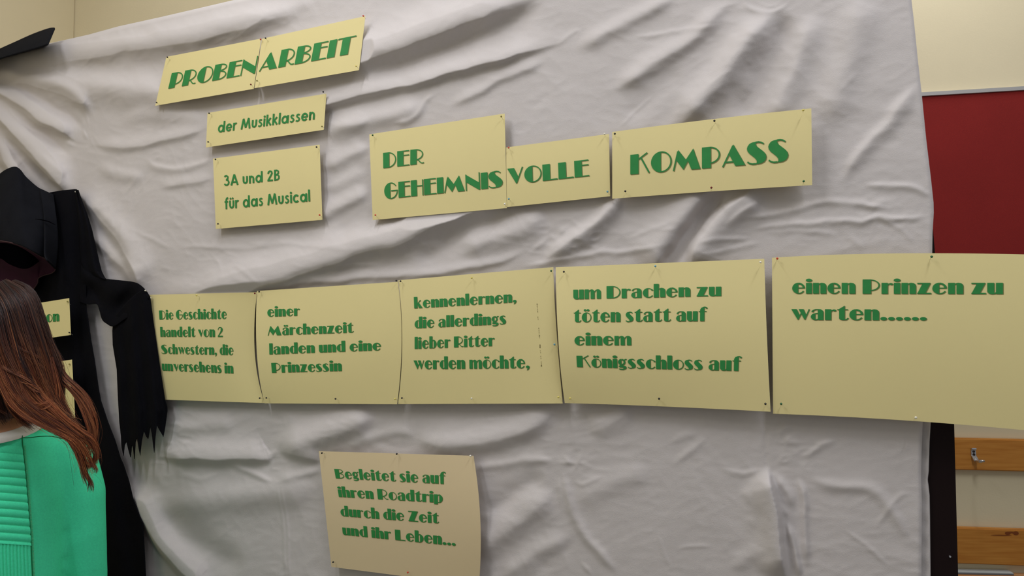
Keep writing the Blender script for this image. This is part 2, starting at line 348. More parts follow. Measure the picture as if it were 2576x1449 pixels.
# ------------------------------------------------------------------ cloth
A0 = 1.0       # overall fold depth factor
FOLDS = [
 # amp mm (towards the room), width upper side, width lower side, points (photo pixels, left to right)
 (14, 22, 28, [(-160, 190), (-60, 176), (-20, 167), (82, 141), (163, 130), (231, 122), (326, 109), (435, 92), (600, 55), (800, 5)]),
 (14, 34, 26, [(520, 215), (640, 190), (780, 160), (930, 130), (1010, 108), (1132, 60), (1268, 16), (1380, -30)]),
 (9, 25, 30, [(50, 190), (120, 205), (250, 218), (390, 232), (500, 240)]),
 (10, 24, 9, [(560, 330), (660, 315), (760, 283), (860, 252), (950, 228), (1050, 204), (1130, 183), (1213, 160), (1310, 133), (1430, 100)]),
 (-8, 30, 30, [(900, 200), (1080, 130), (1213, 75), (1380, 15)]),
 (6, 12, 9, [(1130, 268), (1200, 230), (1250, 202), (1300, 180), (1375, 150)]),
 (4.5, 5, 6, [(985, 315), (1030, 303), (1055, 285), (1075, 250), (1105, 232)]),
 (5, 20, 20, [(820, 335), (900, 310), (1000, 285), (1080, 262)]),
 (-2.5, 6, 6, [(1340, 290), (1350, 262), (1395, 232)]),
 (3, 5, 4, [(1395, 120), (1425, 95), (1452, 80), (1448, 108)]),
 (6, 14, 14, [(1440, 120), (1500, 98), (1580, 55), (1660, 12), (1710, -15)]),
 (8, 16, 15, [(1540, 235), (1617, 178), (1680, 135), (1745, 98), (1785, 52), (1840, 8)]),
 (11, 22, 25, [(1690, 325), (1765, 245), (1815, 195), (1850, 140), (1890, 90), (1955, 30)]),
 (-9, 22, 22, [(1850, 320), (1900, 234), (1940, 140), (1995, 35)]),
 (5, 20, 24, [(1920, 320), (1975, 234), (2010, 150), (2055, 30)]),
 (4, 30, 30, [(2080, 330), (2120, 200), (2160, 60), (2180, -30)]),
 (-3, 20, 20, [(1560, 300), (1640, 240), (1720, 170)]),
 (2, 3, 4, [(1768, 235), (1800, 200), (1850, 170)]),
 (2, 3, 4, [(1550, 325), (1590, 285), (1650, 235)]),
 (5, 5, 6, [(1865, 3), (1885, 18), (1905, 27), (1935, 31), (1965, 24), (1990, 5)]),
 (3, 4, 5, [(1905, 2), (1930, 14), (1958, 12), (1975, 0)]),
 (3, 5, 4, [(1790, 28), (1830, 12), (1870, 2)]),
 (3, 4, 6, [(1590, 90), (1660, 88), (1700, 78), (1760, 70), (1830, 60)]),
 (6, 10, 14, [(2110, 465), (2150, 405), (2185, 362), (2235, 312), (2270, 265), (2314, 208)]),
 (2.5, 6, 6, [(2110, 240), (2140, 205), (2165, 180)]),
 (4.5, 5, 8, [(2170, 464), (2250, 466), (2300, 470), (2345, 496)]),
 (5, 6, 7, [(1860, 550), (1938, 541), (1990, 530), (2032, 517), (2082, 507), (2130, 508), (2164, 511), (2205, 523), (2270, 520)]),
 (6, 6, 10, [(1822, 572), (1850, 552), (1872, 532), (1895, 515), (1920, 500)]),
 (-17, 17, 17, [(1655, 700), (1700, 632), (1740, 582), (1780, 532), (1830, 470)]),
 (9, 12, 36, [(1735, 690), (1755, 620), (1790, 570), (1830, 530), (1870, 500), (1910, 455)]),
 (8, 42, 14, [(1630, 690), (1690, 600), (1740, 530), (1790, 460)]),
 (12, 12, 17, [(1365, 665), (1420, 618), (1465, 587), (1506, 552), (1540, 518), (1570, 480)]),
 (-7, 6, 6, [(1445, 637), (1475, 622), (1510, 606)]),
 (5, 5, 6, [(1380, 585), (1400, 600), (1420, 577), (1440, 560)]),
 (4, 4, 6, [(1415, 622), (1440, 640), (1450, 615), (1460, 600)]),
 (4, 5, 6, [(1330, 645), (1365, 612), (1385, 590)]),
 (4, 4, 5, [(1430, 548), (1455, 565), (1470, 560)]),
 (5, 5, 7, [(1300, 669), (1370, 663), (1430, 652), (1506, 634), (1560, 637), (1650, 622), (1675, 618)]),
 (3, 4, 4, [(1640, 582), (1665, 578), (1712, 580)]),
 (3, 5, 5, [(1580, 602), (1640, 577), (1695, 554)]),
 (3, 4, 5, [(1750, 611), (1794, 602), (1850, 600), (1897, 601)]),
 (2.5, 4, 6, [(1760, 640), (1850, 622), (1920, 612)]),
 (6, 5, 7, [(1880, 582), (1917, 575), (2000, 562), (2060, 562), (2123, 552), (2170, 556), (2205, 549), (2270, 547), (2349, 544)]),
 (3, 6, 6, [(2205, 550), (2240, 560), (2267, 577), (2308, 614)]),
 (3, 6, 7, [(2125, 583), (2150, 605), (2180, 632)]),
 (3, 8, 8, [(2170, 530), (2210, 515), (2260, 500)]),
 (2.5, 6, 6, [(1920, 590), (2010, 580), (2110, 590)]),
 (6, 5, 7, [(368, 395), (385, 418), (405, 425), (450, 426), (500, 412), (545, 396)]),
 (5, 12, 7, [(395, 475), (454, 461), (495, 454), (540, 448)]),
 (3, 5, 5, [(333, 578), (377, 598), (406, 615), (436, 625)]),
 (3, 6, 5, [(436, 620), (554, 623), (613, 623), (702, 613), (800, 617), (940, 632)]),
 (3, 4, 4, [(525, 634), (545, 657), (559, 690)]),
 (4.5, 4, 4, [(590, 663), (600, 676), (619, 690), (660, 722)]),
 (2, 4, 4, [(530, 612), (570, 635), (610, 652)]),
 (3.5, 4, 4, [(722, 657), (740, 668), (765, 677)]),
 (4, 5, 6, [(575, 697), (610, 710), (672, 708), (716, 699), (740, 699)]),
 (2, 5, 5, [(400, 682), (415, 676), (430, 682)]),
 (3, 5, 5, [(610, 608), (650, 612), (690, 600)]),
 (14, 34, 22, [(380, 752), (500, 736), (600, 716), (700, 688), (790, 662), (900, 622), (1000, 598), (1060, 565), (1130, 535), (1230, 505), (1330, 480)]),
 (8, 10, 7, [(660, 724), (750, 713), (850, 703), (950, 695), (1080, 690), (1180, 674), (1260, 655), (1300, 640), (1345, 622)]),
 (-3, 4, 4, [(830, 681), (890, 673), (931, 678), (966, 689)]),
 (2.5, 3, 4, [(822, 667), (890, 665), (966, 667)]),
 (7, 10, 13, [(1045, 632), (1085, 616), (1125, 606)]),
 (4, 4, 6, [(1035, 600), (1060, 612), (1080, 622)]),
 (3, 4, 5, [(1025, 590), (1050, 585), (1075, 592)]),
 (-8, 20, 22, [(1040, 668), (1100, 628), (1150, 590), (1210, 562), (1300, 545)]),
 (5, 22, 22, [(1150, 645), (1210, 605), (1300, 578), (1380, 535)]),
 (-6, 20, 20, [(820, 600), (900, 575), (980, 550), (1060, 528)]),
 (7, 15, 14, [(790, 550), (850, 520), (935, 478)]),
 (6, 14, 14, [(805, 425), (870, 392), (935, 368)]),
 (5, 12, 12, [(812, 340), (870, 315), (935, 300)]),
 (4, 12, 12, [(812, 480), (870, 455), (930, 430)]),
 (-4, 5, 5, [(738, 588), (745, 573), (760, 560)]),
 (4, 14, 14, [(300, 300), (400, 290), (500, 300), (530, 305)]),
 (7, 14, 8, [(222, 362), (300, 370), (380, 358), (440, 345), (525, 318)]),
 (4, 5, 5, [(150, 340), (175, 362), (200, 372)]),
 (2.5, 3, 4, [(208, 322), (216, 345), (222, 360)]),
 (2, 3, 3, [(228, 330), (222, 300), (215, 270)]),
 (5, 12, 12, [(240, 420), (300, 440), (370, 445)]),
 (9, 30, 9, [(190, 472), (235, 530), (275, 575), (310, 622), (345, 700), (360, 740)]),
 (8, 15, 8, [(212, 575), (275, 638), (310, 674), (345, 722), (365, 750)]),
 (-6, 8, 8, [(222, 520), (262, 565), (300, 615), (328, 668)]),
 (9, 14, 14, [(-40, 175), (20, 182), (45, 192), (90, 200), (150, 215), (200, 250), (235, 292)]),
 (14, 22, 8, [(-110, 170), (-50, 210), (5, 238), (18, 245), (60, 270), (105, 303), (150, 330), (195, 355)]),
 (14, 27, 8, [(-120, 190), (-60, 245), (-20, 285), (0, 302), (40, 342), (80, 385), (115, 425), (150, 465), (180, 498)]),
 (-10, 9, 9, [(-60, 250), (0, 272), (60, 312), (120, 348), (180, 395)]),
 (-10, 9, 9, [(-60, 290), (-10, 335), (40, 385), (90, 440), (140, 490)]),
 (-8, 9, 9, [(-30, 215), (40, 225), (100, 250), (170, 290), (215, 330)]),
 (5, 5, 7, [(95, 382), (140, 420), (172, 448)]),
 (12, 22, 8, [(-90, 250), (-40, 310), (-15, 345), (5, 385), (22, 420), (60, 465)]),
 (10, 26, 9, [(385, 1146), (430, 1149), (485, 1151), (578, 1154), (671, 1150), (695, 1134)]),
 (8, 18, 9, [(700, 1134), (750, 1145), (815, 1160)]),
 (7, 7, 6, [(565, 1164), (624, 1186), (690, 1215)]),
 (6, 10, 8, [(692, 1212), (730, 1202), (764, 1193), (815, 1184)]),
 (3, 3, 3, [(694, 1217), (705, 1263), (714, 1325), (717, 1460)]),
 (3, 3, 3, [(707, 1217), (716, 1263), (724, 1325), (725, 1460)]),
 (2, 3, 3, [(714, 1020), (714, 1080)]), (2, 3, 3, [(729, 1020), (728, 1080)]),
 (4, 5, 6, [(668, 1150), (680, 1142), (694, 1138), (700, 1150), (690, 1170)]),
 (17, 32, 5, [(315, 1205), (330, 1245), (345, 1280), (365, 1318), (392, 1364), (423, 1402), (470, 1450), (540, 1500)]),
 (-7, 24, 24, [(400, 1270), (440, 1330), (531, 1390), (620, 1440)]),
 (4, 4, 4, [(418, 1074), (435, 1066), (450, 1066), (465, 1078)]),
 (3, 4, 5, [(450, 1106), (470, 1115), (494, 1120)]),
 (4, 4, 5, [(402, 1120), (412, 1132), (425, 1137), (440, 1130)]),
 (3.5, 6, 7, [(445, 1184), (480, 1200), (507, 1207), (550, 1188)]),
 (3, 6, 6, [(440, 1150), (450, 1175), (455, 1220), (462, 1245)]),
 (3, 8, 8, [(380, 1160), (390, 1190), (405, 1215), (430, 1225)]),
 (4, 14, 14, [(420, 1078), (480, 1075), (540, 1068), (600, 1072)]),
 (5, 28, 28, [(400, 1262), (520, 1258), (690, 1238), (810, 1235)]),
 (8, 28, 24, [(690, 1125), (780, 1105), (860, 1078), (950, 1045)]),
 (4, 10, 10, [(860, 1130), (960, 1095), (1010, 1085), (1050, 1100)]),
 (-4, 8, 8, [(940, 1110), (1000, 1125), (1060, 1118)]),
 (6.5, 28, 18, [(1040, 1090), (1110, 1120), (1200, 1113), (1290, 1092), (1350, 1064), (1410, 1022)]),
 (5, 9, 9, [(1190, 1178), (1260, 1172), (1330, 1160), (1400, 1162)]),
 (3.5, 4, 4, [(1412, 1142), (1430, 1160), (1442, 1178)]),
 (3.5, 4, 4, [(1395, 1164), (1440, 1162), (1457, 1148)]),
 (3.5, 4, 5, [(1452, 1160), (1470, 1172), (1495, 1178)]),
 (6, 9, 8, [(1408, 1180), (1422, 1207), (1438, 1283), (1468, 1343), (1513, 1395), (1560, 1445)]),
 (3.5, 5, 5, [(1447, 1195), (1455, 1213), (1465, 1220), (1490, 1213), (1520, 1195)]),
 (3, 4, 4, [(1405, 1190), (1410, 1240), (1412, 1290)]),
 (5, 26, 22, [(1180, 1395), (1260, 1342), (1330, 1290), (1400, 1235)]),
 (-5, 18, 18, [(1210, 1300), (1290, 1245), (1370, 1190)]),
 (3.5, 18, 18, [(1260, 1460), (1340, 1400), (1440, 1350)]),
 (-3, 14, 14, [(1340, 1440), (1400, 1390), (1455, 1360)]),
 (5, 4, 4, [(1458, 1405), (1472, 1425), (1492, 1452)]),
 (4, 6, 6, [(1675, 1116), (1720, 1100), (1760, 1086)]),
 (4, 7, 7, [(1690, 1170), (1740, 1130), (1780, 1095)]),
 (4, 20, 20, [(1480, 1090), (1540, 1055), (1590, 1015)]),
 (2, 20, 20, [(1440, 1265), (1560, 1210), (1640, 1180)]),
 (2.5, 4, 4, [(1700, 1393), (1725, 1377), (1798, 1374)]),
 (2, 4, 4, [(1650, 1330), (1670, 1390), (1690, 1440)]),
 (-4, 4, 6, [(1920, 1030), (1923, 1094), (1926, 1162), (1938, 1195)]),
 (14, 7, 30, [(1926, 1170), (1945, 1260), (1955, 1310), (1962, 1390), (1974, 1470)]),
 (9, 8, 8, [(1938, 1185), (1965, 1215), (1985, 1250), (1997, 1290)]),
 (12, 5, 6, [(1975, 1310), (1986, 1331), (2000, 1375), (2012, 1460)]),
 (9, 6, 7, [(2005, 1195), (2020, 1240), (2026, 1290), (2030, 1370), (2034, 1430)]),
 (4, 6, 6, [(1955, 1265), (1975, 1290), (1990, 1300)]),
 (6, 5, 8, [(2008, 1150), (2035, 1140), (2051, 1130), (2070, 1118), (2110, 1106)]),
 (5, 8, 9, [(1960, 1105), (2000, 1112), (2020, 1120)]),
 (4, 8, 9, [(1945, 1092), (1980, 1078), (2000, 1068)]),
 (4, 10, 10, [(2030, 1205), (2080, 1218), (2125, 1224), (2184, 1230), (2220, 1251), (2249, 1301), (2290, 1360)]),
 (4, 5, 7, [(1810, 1176), (1850, 1186), (1873, 1190), (1922, 1175)]),
 (3, 8, 8, [(1870, 1225), (1885, 1255), (1900, 1275)]),
 (3, 7, 7, [(1880, 1290), (1888, 1315), (1905, 1335)]),
 (2.5, 4, 4, [(2120, 1330), (2180, 1370), (2240, 1430)]),
 (2.5, 5, 5, [(2200, 1330), (2260, 1250), (2300, 1240)]),
 (3, 14, 14, [(1840, 1440), (1880, 1400), (1930, 1380)]),
 (2.5, 5, 5, [(2250, 1085), (2270, 1110), (2290, 1135)]),
]
def fold_height(px, py):
    h = np.zeros(px.shape)
    for amp, su, sd, pts in FOLDS:
        c = catmull(pts, 5)
        seg = np.linalg.norm(np.diff(c, axis=0), axis=1); cum = np.r_[0, np.cumsum(seg)]; L = cum[-1]
        k_ = .5 * (su + sd); amp = amp * np.interp(k_, [4, 8, 14, 22, 30], [.55, .75, 1.5, 2.5, 2.8]) * (1.8 if c[:, 0].max() < 345 else 1.0)
        m = 3.2 * max(su, sd)
        if amp < 0: amp *= .62
        sel = np.where((px > c[:, 0].min() - m) & (px < c[:, 0].max() + m) & (py > c[:, 1].min() - m) & (py < c[:, 1].max() + m))
        if len(sel[0]) == 0: continue
        x = px[sel]; y = py[sel]
        best = np.full(x.shape, 1e9); sg = np.zeros(x.shape); tt = np.zeros(x.shape); 
        for i in range(len(c) - 1):
            a = c[i]; d = c[i + 1] - a; l2 = d @ d
            if l2 < 1e-9: continue
            t = ((x - a[0]) * d[0] + (y - a[1]) * d[1]) / l2; tc = np.clip(t, 0, 1)
            ex = x - a[0] - tc * d[0]; ey = y - a[1] - tc * d[1]; ds = ex * ex + ey * ey
            b = ds < best
            best = np.where(b, ds, best)
            cr_ = d[0] * (y - a[1]) - d[1] * (x - a[0])
            sg = np.where(b, cr_ / math.sqrt(l2), sg); tt = np.where(b, cum[i] + tc * seg[i], tt)
        dist = np.sqrt(best)
        u = tt / L; sh_ = np.interp(L, [70, 160], [1, 0])
        tp = np.minimum(1, np.minimum(u, 1 - u) / (.22 + .26 * sh_)); tp = tp * tp * (3 - 2 * tp); tp = (.03 + .97 * tp) * (1 - .38 * sh_)
        w = np.clip(sg / (.6 * min(su, sd)) * .5 + .5, 0, 1)      # 0 upper side .. 1 lower side
        s = (su * (1 - w) + sd * w) * (.62 + .38 * tp / tp.max())
        # nearer the ends also narrower
        h[sel] += amp * tp * np.exp(-.5 * (dist / s) ** 2) * (1.0 - .0 * u)
    return h

# sheets are defined first: the cloth is pressed flat behind them
SHEETS = {}
class Sheet:
    def __init__(s, key, pts, Y0, bend, label, m=None, mids=None):
        s.key = key; s.Y0 = Y0; s.bend = bend; s.label = label; s.m = m or m_paper
        s.c = [P(p[0], p[1], Y0)[[0, 2]] for p in pts]          # TL TR BR BL
        TL, TR, BR, BL = s.c
        mids = mids or {}
        g = lambda k, a, b: (P(mids[k][0], mids[k][1], Y0)[[0, 2]] - (a + b) / 2) if k in mids else np.zeros(2)
        s.mt, s.mr, s.mb, s.ml = g('t', TL, TR), g('r', TR, BR), g('b', BL, BR), g('l', TL, BL)
        SHEETS[key] = s
    def xz(s, u, v):                                            # v: 0 top, 1 bottom
        TL, TR, BR, BL = s.c; u = np.asarray(u)[..., None]; v = np.asarray(v)[..., None]
        b = TL * (1 - u) * (1 - v) + TR * u * (1 - v) + BR * u * v + BL * (1 - u) * v
        q = lambda t: 4 * t * (1 - t)
        return b + s.mt * q(u) * (1 - v) + s.mb * q(u) * v + s.ml * q(v) * (1 - u) + s.mr * q(v) * u
    def inv0(s, x, z):
        x = np.asarray(x, float); z = np.asarray(z, float); u = np.full(x.shape, .5); v = np.full(x.shape, .5)
        TL, TR, BR, BL = s.c
        for _ in range(8):
            b = [TL[k] * (1 - u) * (1 - v) + TR[k] * u * (1 - v) + BR[k] * u * v + BL[k] * (1 - u) * v for k in (0, 1)]
            du = [(TR[k] - TL[k]) * (1 - v) + (BR[k] - BL[k]) * v for k in (0, 1)]
            dv = [(BL[k] - TL[k]) * (1 - u) + (BR[k] - TR[k]) * u for k in (0, 1)]
            rx = x - b[0]; rz = z - b[1]; det = du[0] * dv[1] - du[1] * dv[0]
            u = np.clip(u + (rx * dv[1] - rz * dv[0]) / det, -1.5, 2.5); v = np.clip(v + (rz * du[0] - rx * du[1]) / det, -1.5, 2.5)
        return u, v
    def inv(s, x, z):
        x = np.asarray(x, float); z = np.asarray(z, float); u, v = s.inv0(x, z)
        for _ in range(4):
            uc = np.clip(u, 0, 1); vc = np.clip(v, 0, 1); q = lambda t: 4 * t * (1 - t)
            o = s.mt * (q(uc) * (1 - vc))[..., None] + s.mb * (q(uc) * vc)[..., None] + s.ml * (q(vc) * (1 - uc))[..., None] + s.mr * (q(vc) * uc)[..., None]
            u, v = s.inv0(x - o[..., 0], z - o[..., 1])
        return u, v
    def y(s, u, v):
        u = np.clip(u, 0, 1); v = np.clip(v, 0, 1)
        r = np.zeros(np.shape(u * v))
        for kind, a in s.bend:
            if kind == 'u': r = r + a * np.sin(np.pi * u)
            elif kind == 'v': r = r + a * np.sin(np.pi * v)
            elif kind == 'u2': r = r + a * np.sin(2 * np.pi * u)
            elif kind == 'v2': r = r + a * np.sin(2 * np.pi * v)
            elif kind == 'R': r = r + a * u ** 3 * np.sin(np.pi * v)
            elif kind == 'L': r = r + a * (1 - u) ** 3 * np.sin(np.pi * v)
            elif kind == 'B': r = r + a * v ** 2 * np.sin(np.pi * u)
            elif kind == 'T': r = r + a * (1 - v) ** 2 * np.sin(np.pi * u)
            elif kind == 'br': r = r + a * (u * v) ** 2
            elif kind == 'lin': r = r + a * v
            elif kind == 'linu': r = r + a * u
        return s.Y0 - r * .001
    def at(s, x, z, eps=0.0):
        """wall coordinates of the flat measuring plane -> point on the curved sheet"""
        u, v = s.inv(x, z); Y = s.y(u, v) - eps
        pp = np.stack([x, np.full(np.shape(x), s.Y0), z], -1); px, py = PX(pp)
        return P(px, py, Y)
    def build(s, nu=64, nv=48):
        u, v = np.meshgrid(np.linspace(0, 1, nu), np.linspace(0, 1, nv)); q = s.xz(u, v)
        Y = s.y(u, v)
        pp = np.stack([q[..., 0], np.full(u.shape, s.Y0), q[..., 1]], -1); px, py = PX(pp)
        V = P(px, py, Y).reshape(-1, 3)
        n = len(V); Fa = gridfaces(nv, nu)
        V2 = V + np.array([0, .0003, 0]); a = np.arange(n).reshape(nv, nu)
        rim = np.r_[a[0], a[1:, -1], a[-1, -2::-1], a[-2:0:-1, 0]]; k = len(rim)      # the cut edge has its own vertices, so it shades on its own
        i0 = np.arange(k) + 2 * n; i1 = np.roll(i0, -1)
        Fs = np.stack([i0, i1, i1 + k, i0 + k], -1)
        o = mesh('paper_sheet', np.vstack([V, V2, V[rim], V2[rim]]), np.vstack([Fa, Fa[:, ::-1] + n, Fs]), s.m, None, True)
        tag(o, s.label, 'paper sheet', 'pale paper signs pinned to the cloth')
        s.obj = o; return o

Sheet('probe', [(418.5, 143), (657, 97), (638.5, 223.5), (390.6, 266)], -.040, [('u', 2), ('lin', 4)], 'yellow paper sign reading PROBEN, top left, beside the ARBEIT sign')
Sheet('arbeit', [(659, 97.5), (919, 40.5), (903, 176.5), (640, 222)], -.042, [('u', 3), ('lin', 6)], 'yellow paper sign reading ARBEIT, topmost of all the signs')
Sheet('musik', [(522, 284), (821, 235.5), (814.5, 326.5), (518.3, 371)], -.038, [('u', 2)], 'narrow yellow paper sign reading der Musikklassen')
Sheet('drei', [(536, 399), (804, 364), (811, 553), (543, 576)], -.036, [('u', 1.5), ('v', 1.5)], 'yellow paper sign reading 3A und 2B für das Musical')
Sheet('der', [(929, 338), (1269.5, 285.6), (1275, 523.5), (937.5, 553.5)], -.036, [('v', 2), ('u', 2)], 'yellow paper sign reading DER GEHEIMNIS')
Sheet('volle', [(1272.5, 371), (1532, 337), (1535, 493.7), (1275.5, 521)], -.0355, [('v', 2)], 'yellow paper sign reading VOLLE, right of the DER GEHEIMNIS sign')
Sheet('kompass', [(1540, 332), (2041, 272.6), (2043.2, 465.6), (1540.2, 500)], -.042, [('u2', -2), ('v', 2), ('linu', 7)], 'long yellow paper sign reading KOMPASS', mids={'b': (1790, 481.5), 't': (1790, 300)})
Sheet('die', [(376, 741.6), (646.5, 735), (666, 1014), (414.6, 1005.5)], -.038, [('R', -9), ('v', 5)], 'yellow paper sign beginning Die Geschichte, beside the black sleeve', mids={'r': (641, 888)})
Sheet('einer', [(646.5, 732), (1001, 709), (999, 1017), (666, 1014.6)], -.040, [('L', 3), ('v', 6)], 'yellow paper sign beginning einer Märchenzeit', mids={'l': (646.5, 893), 'r': (1010.5, 857)})
Sheet('kennen', [(1002, 705), (1392, 672), (1415.5, 1015), (1001, 1016.6)], -.041, [('R', -6), ('v', 7)], 'yellow paper sign beginning kennenlernen', mids={'l': (1012, 860), 'r': (1398.5, 811)})
Sheet('um', [(1398, 672.4), (1922.6, 651), (1938.6, 1035.8), (1420.7, 1014)], -.044, [('L', 5), ('B', -3), ('v', 9), ('br', 6)], 'yellow paper sign beginning um Drachen zu töten', mids={'l': (1404.5, 858.5), 'b': (1655, 1022), 'r': (1929, 838)})
Sheet('einen', [(1942, 648.4), (2655, 642), (2655, 1090), (1944.6, 1040.7)], -.044, [('v', 5), ('u', 3)], 'large yellow paper sign beginning einen Prinzen, jutting past the cloth', mids={'t': (2250, 637.5), 'b': (2290, 1058.5)})
Sheet('begl', [(802, 1135), (1191, 1146.7), (1204.5, 1474), (833.8, 1426)], -.040, [('v', 5), ('R', 5)], 'cream paper sign beginning Begleitet sie auf, lowest of the signs', m_paperb, mids={'r': (1208.3, 1309)})
Sheet('von', [(36, 772), (174, 750), (178.3, 842.6), (40, 862)], -.094, [], 'small yellow paper sign ending in von on the black robe, half behind hair')
Sheet('tief', [(36, 925), (181, 904.6), (189, 1051), (44, 1062)], -.094, [('v', 3)], 'yellow paper sign on the black robe, almost hidden behind brown hair')

nx, nz = 1000, 760
zlow = .35
tv = np.linspace(0, 1, nz); sv = np.linspace(0, 1, nx)
zmin_vis = 0.55
SS, TT = np.meshgrid(sv, tv)
Xg = XL + SS * (XR0 - XL)
Zt = ztop(Xg)
Zg = zlow + (Zt - zlow) * TT ** .93
Xg = XL + SS * (xright(Zg) - XL)
base = np.stack([Xg, np.full(Xg.shape, -.012), Zg], -1)
gpx, gpy = PX(base)
wpx = gpx + 3.5 * vnoise(gpx / 45, gpy / 45, 41) + .6 * vnoise(gpx / 13, gpy / 13, 42); wpy = gpy + 3.5 * vnoise(gpx / 45, gpy / 45, 43) + .6 * vnoise(gpx / 13, gpy / 13, 44)
keep = np.exp(-((gpx - 400) / 130) ** 2 - ((gpy - 1340) / 130) ** 2)        # the hanging edge lower left stays clean
hh = fold_height(gpx * keep + wpx * (1 - keep), gpy * keep + wpy * (1 - keep)) * A0
hh += 13 * np.exp(-((gpx + 20) / 190) ** 2 - ((gpy - 320) / 170) ** 2)
# crumples: ridged noise, a bit stronger in the two crumpled patches
wx = Xg * 9 + .8 * vnoise(Xg * 5, Zg * 5, 3); wz = Zg * 9 + .8 * vnoise(Xg * 5 + 9, Zg * 5, 4)
hh += .7 * vnoise(wx * .5 + wz * .2, wz * .7, 5)
hh += .6 * (1 - np.abs(vnoise(wx * 1.1 + 1.2 * wz, wz * 1.6 - .4 * wx, 6)) * 2)
hh += .28 * (1 - np.abs(vnoise(wx * 3 + 1.5 * wz, wz * 4 - wx, 8)) * 2)
def blob(cx, cy, rx, ry): return np.exp(-((gpx - cx) / rx) ** 2 - ((gpy - cy) / ry) ** 2)
crm = blob(1450, 600, 75, 45) + .7 * blob(1440, 1165, 40, 40) + .8 * blob(420, 1130, 60, 60) + .6 * blob(690, 1160, 35, 45) + .5 * blob(1060, 610, 50, 35) + .5 * blob(1980, 1140, 70, 70) + .35 * blob(2150, 540, 170, 70) + .3 * blob(560, 680, 120, 50)
hh += crm * 1.5 * (1 - np.abs(vnoise(gpx / 22 + gpy / 60, gpy / 17, 11)) * 2)
hh += .08 * vnoise(gpx / 11 + gpy / 40, gpy / 6, 12) + .2 * (1 - np.abs(vnoise(gpx / 55 + gpy / 35, gpy / 24 - gpx / 90, 15)) * 2.2) + .12 * (1 - np.abs(vnoise(gpx / 30 - gpy / 50, gpy / 26 + gpx / 60, 16)) * 2.2)
depth = .017 + hh * .001
depth = np.where(depth < .006, .004 + .002 * np.exp((depth - .006) / .002), depth)
depth = np.where(depth > .045, .045 + (depth - .045) * .5, depth)
# pressed flat behind the robe
rb_y = [476, 490, 538, 577, 629, 683, 699, 701, 780, 854, 976, 1108, 1211, 1294, 1449]; rb_x = [192, 199, 215, 228, 240, 255, 262, 216, 218, 229, 248, 290, 325, 350, 367]
under = (gpy > 476) & (gpx < np.interp(gpy, rb_y, rb_x)) | (gpy > 705) & (gpy < 1150) & (gpx > 284) & (gpx < np.interp(gpy, [740, 811, 911, 1004, 1050], [376, 386, 401, 415, 421])) | (gpy > 700) & (gpy < 820) & (gpx > 215) & (gpx < 300)
depth = np.where(under, np.minimum(depth, .040), depth)
for s in SHEETS.values():
    if s.key in ('von', 'tief'): continue
    cs = np.array(s.c); sel = np.where((Xg > cs[:, 0].min() - .07) & (Xg < cs[:, 0].max() + .07) & (Zg > cs[:, 1].min() - .07) & (Zg < cs[:, 1].max() + .07))
    u, v = s.inv(Xg[sel], Zg[sel]); 
    wd_ = np.linalg.norm(s.c[1] - s.c[0]); hg_ = np.linalg.norm(s.c[3] - s.c[0])
    out_ = np.maximum(np.maximum(-u, u - 1) * wd_, np.maximum(-v, v - 1) * hg_) - .003
    depth[sel] = np.minimum(depth[sel], -s.y(u, v) - .0022 + .6 * np.maximum(out_, 0))
# right hem turns back to the board, the top is laid over the board
er_ = (xright(Zg) - Xg); depth -= .004 * np.exp(-(er_ / .0025) ** 2)
depth = np.maximum(depth, .003)
tp_ = Zt - Zg; depth = np.where(tp_ < .012, depth * np.sqrt(np.clip(1 - (1 - tp_ / .012) ** 2, 0, 1)), depth)
V = P(gpx, gpy, -depth)           # the measured outline belongs to the fold surface itself
# extra rows over the top of the board and down its back
top = V[-1]; ex = []
for dy, dz_ in ((.012, .002), (.024, .001), (.034, -.006), (.038, -.03), (.04, -.1), (.04, -.18)):
    q = top.copy(); q[:, 1] = dy; q[:, 2] += dz_; ex.append(q)
V = np.concatenate([V, np.stack(ex)], 0)
cloth = mesh('cloth_backdrop', V.reshape(-1, 3), gridfaces(V.shape[0], nx), m_cloth, None, True)
tag(cloth, 'creased white cotton sheet hung over the partition', 'cloth')
# folded-under hem showing at the lower right edge
hem = [(1040, 2341), (1068, 2340.5), (1110, 2338), (1150, 2337), (1185, 2336), (1200, 2334), (1206, 2333.5), (1212, 2334), (1222, 2335.5), (1245, 2338), (1300, 2339), (1449, 2340.5), (1700, 2342)]
hy = np.linspace(1040, 1700, 120); hx = np.interp(hy, [h[0] for h in hem], [h[1] for h in hem])
rows = []
for k, (fx, yy) in enumerate([(-32, -.002), (-16, -.0035), (-5, -.004), (-2.2, -.0045), (0, -.0035), (.6, -.001), (0, .0012)]):
    rows.append(P(hx + fx, hy, yy + .0006 * np.sin(hy / 9) * (k < 3)))
mesh('hem', np.stack(rows).reshape(-1, 3), gridfaces(len(rows), 120), m_cloth, cloth, True)

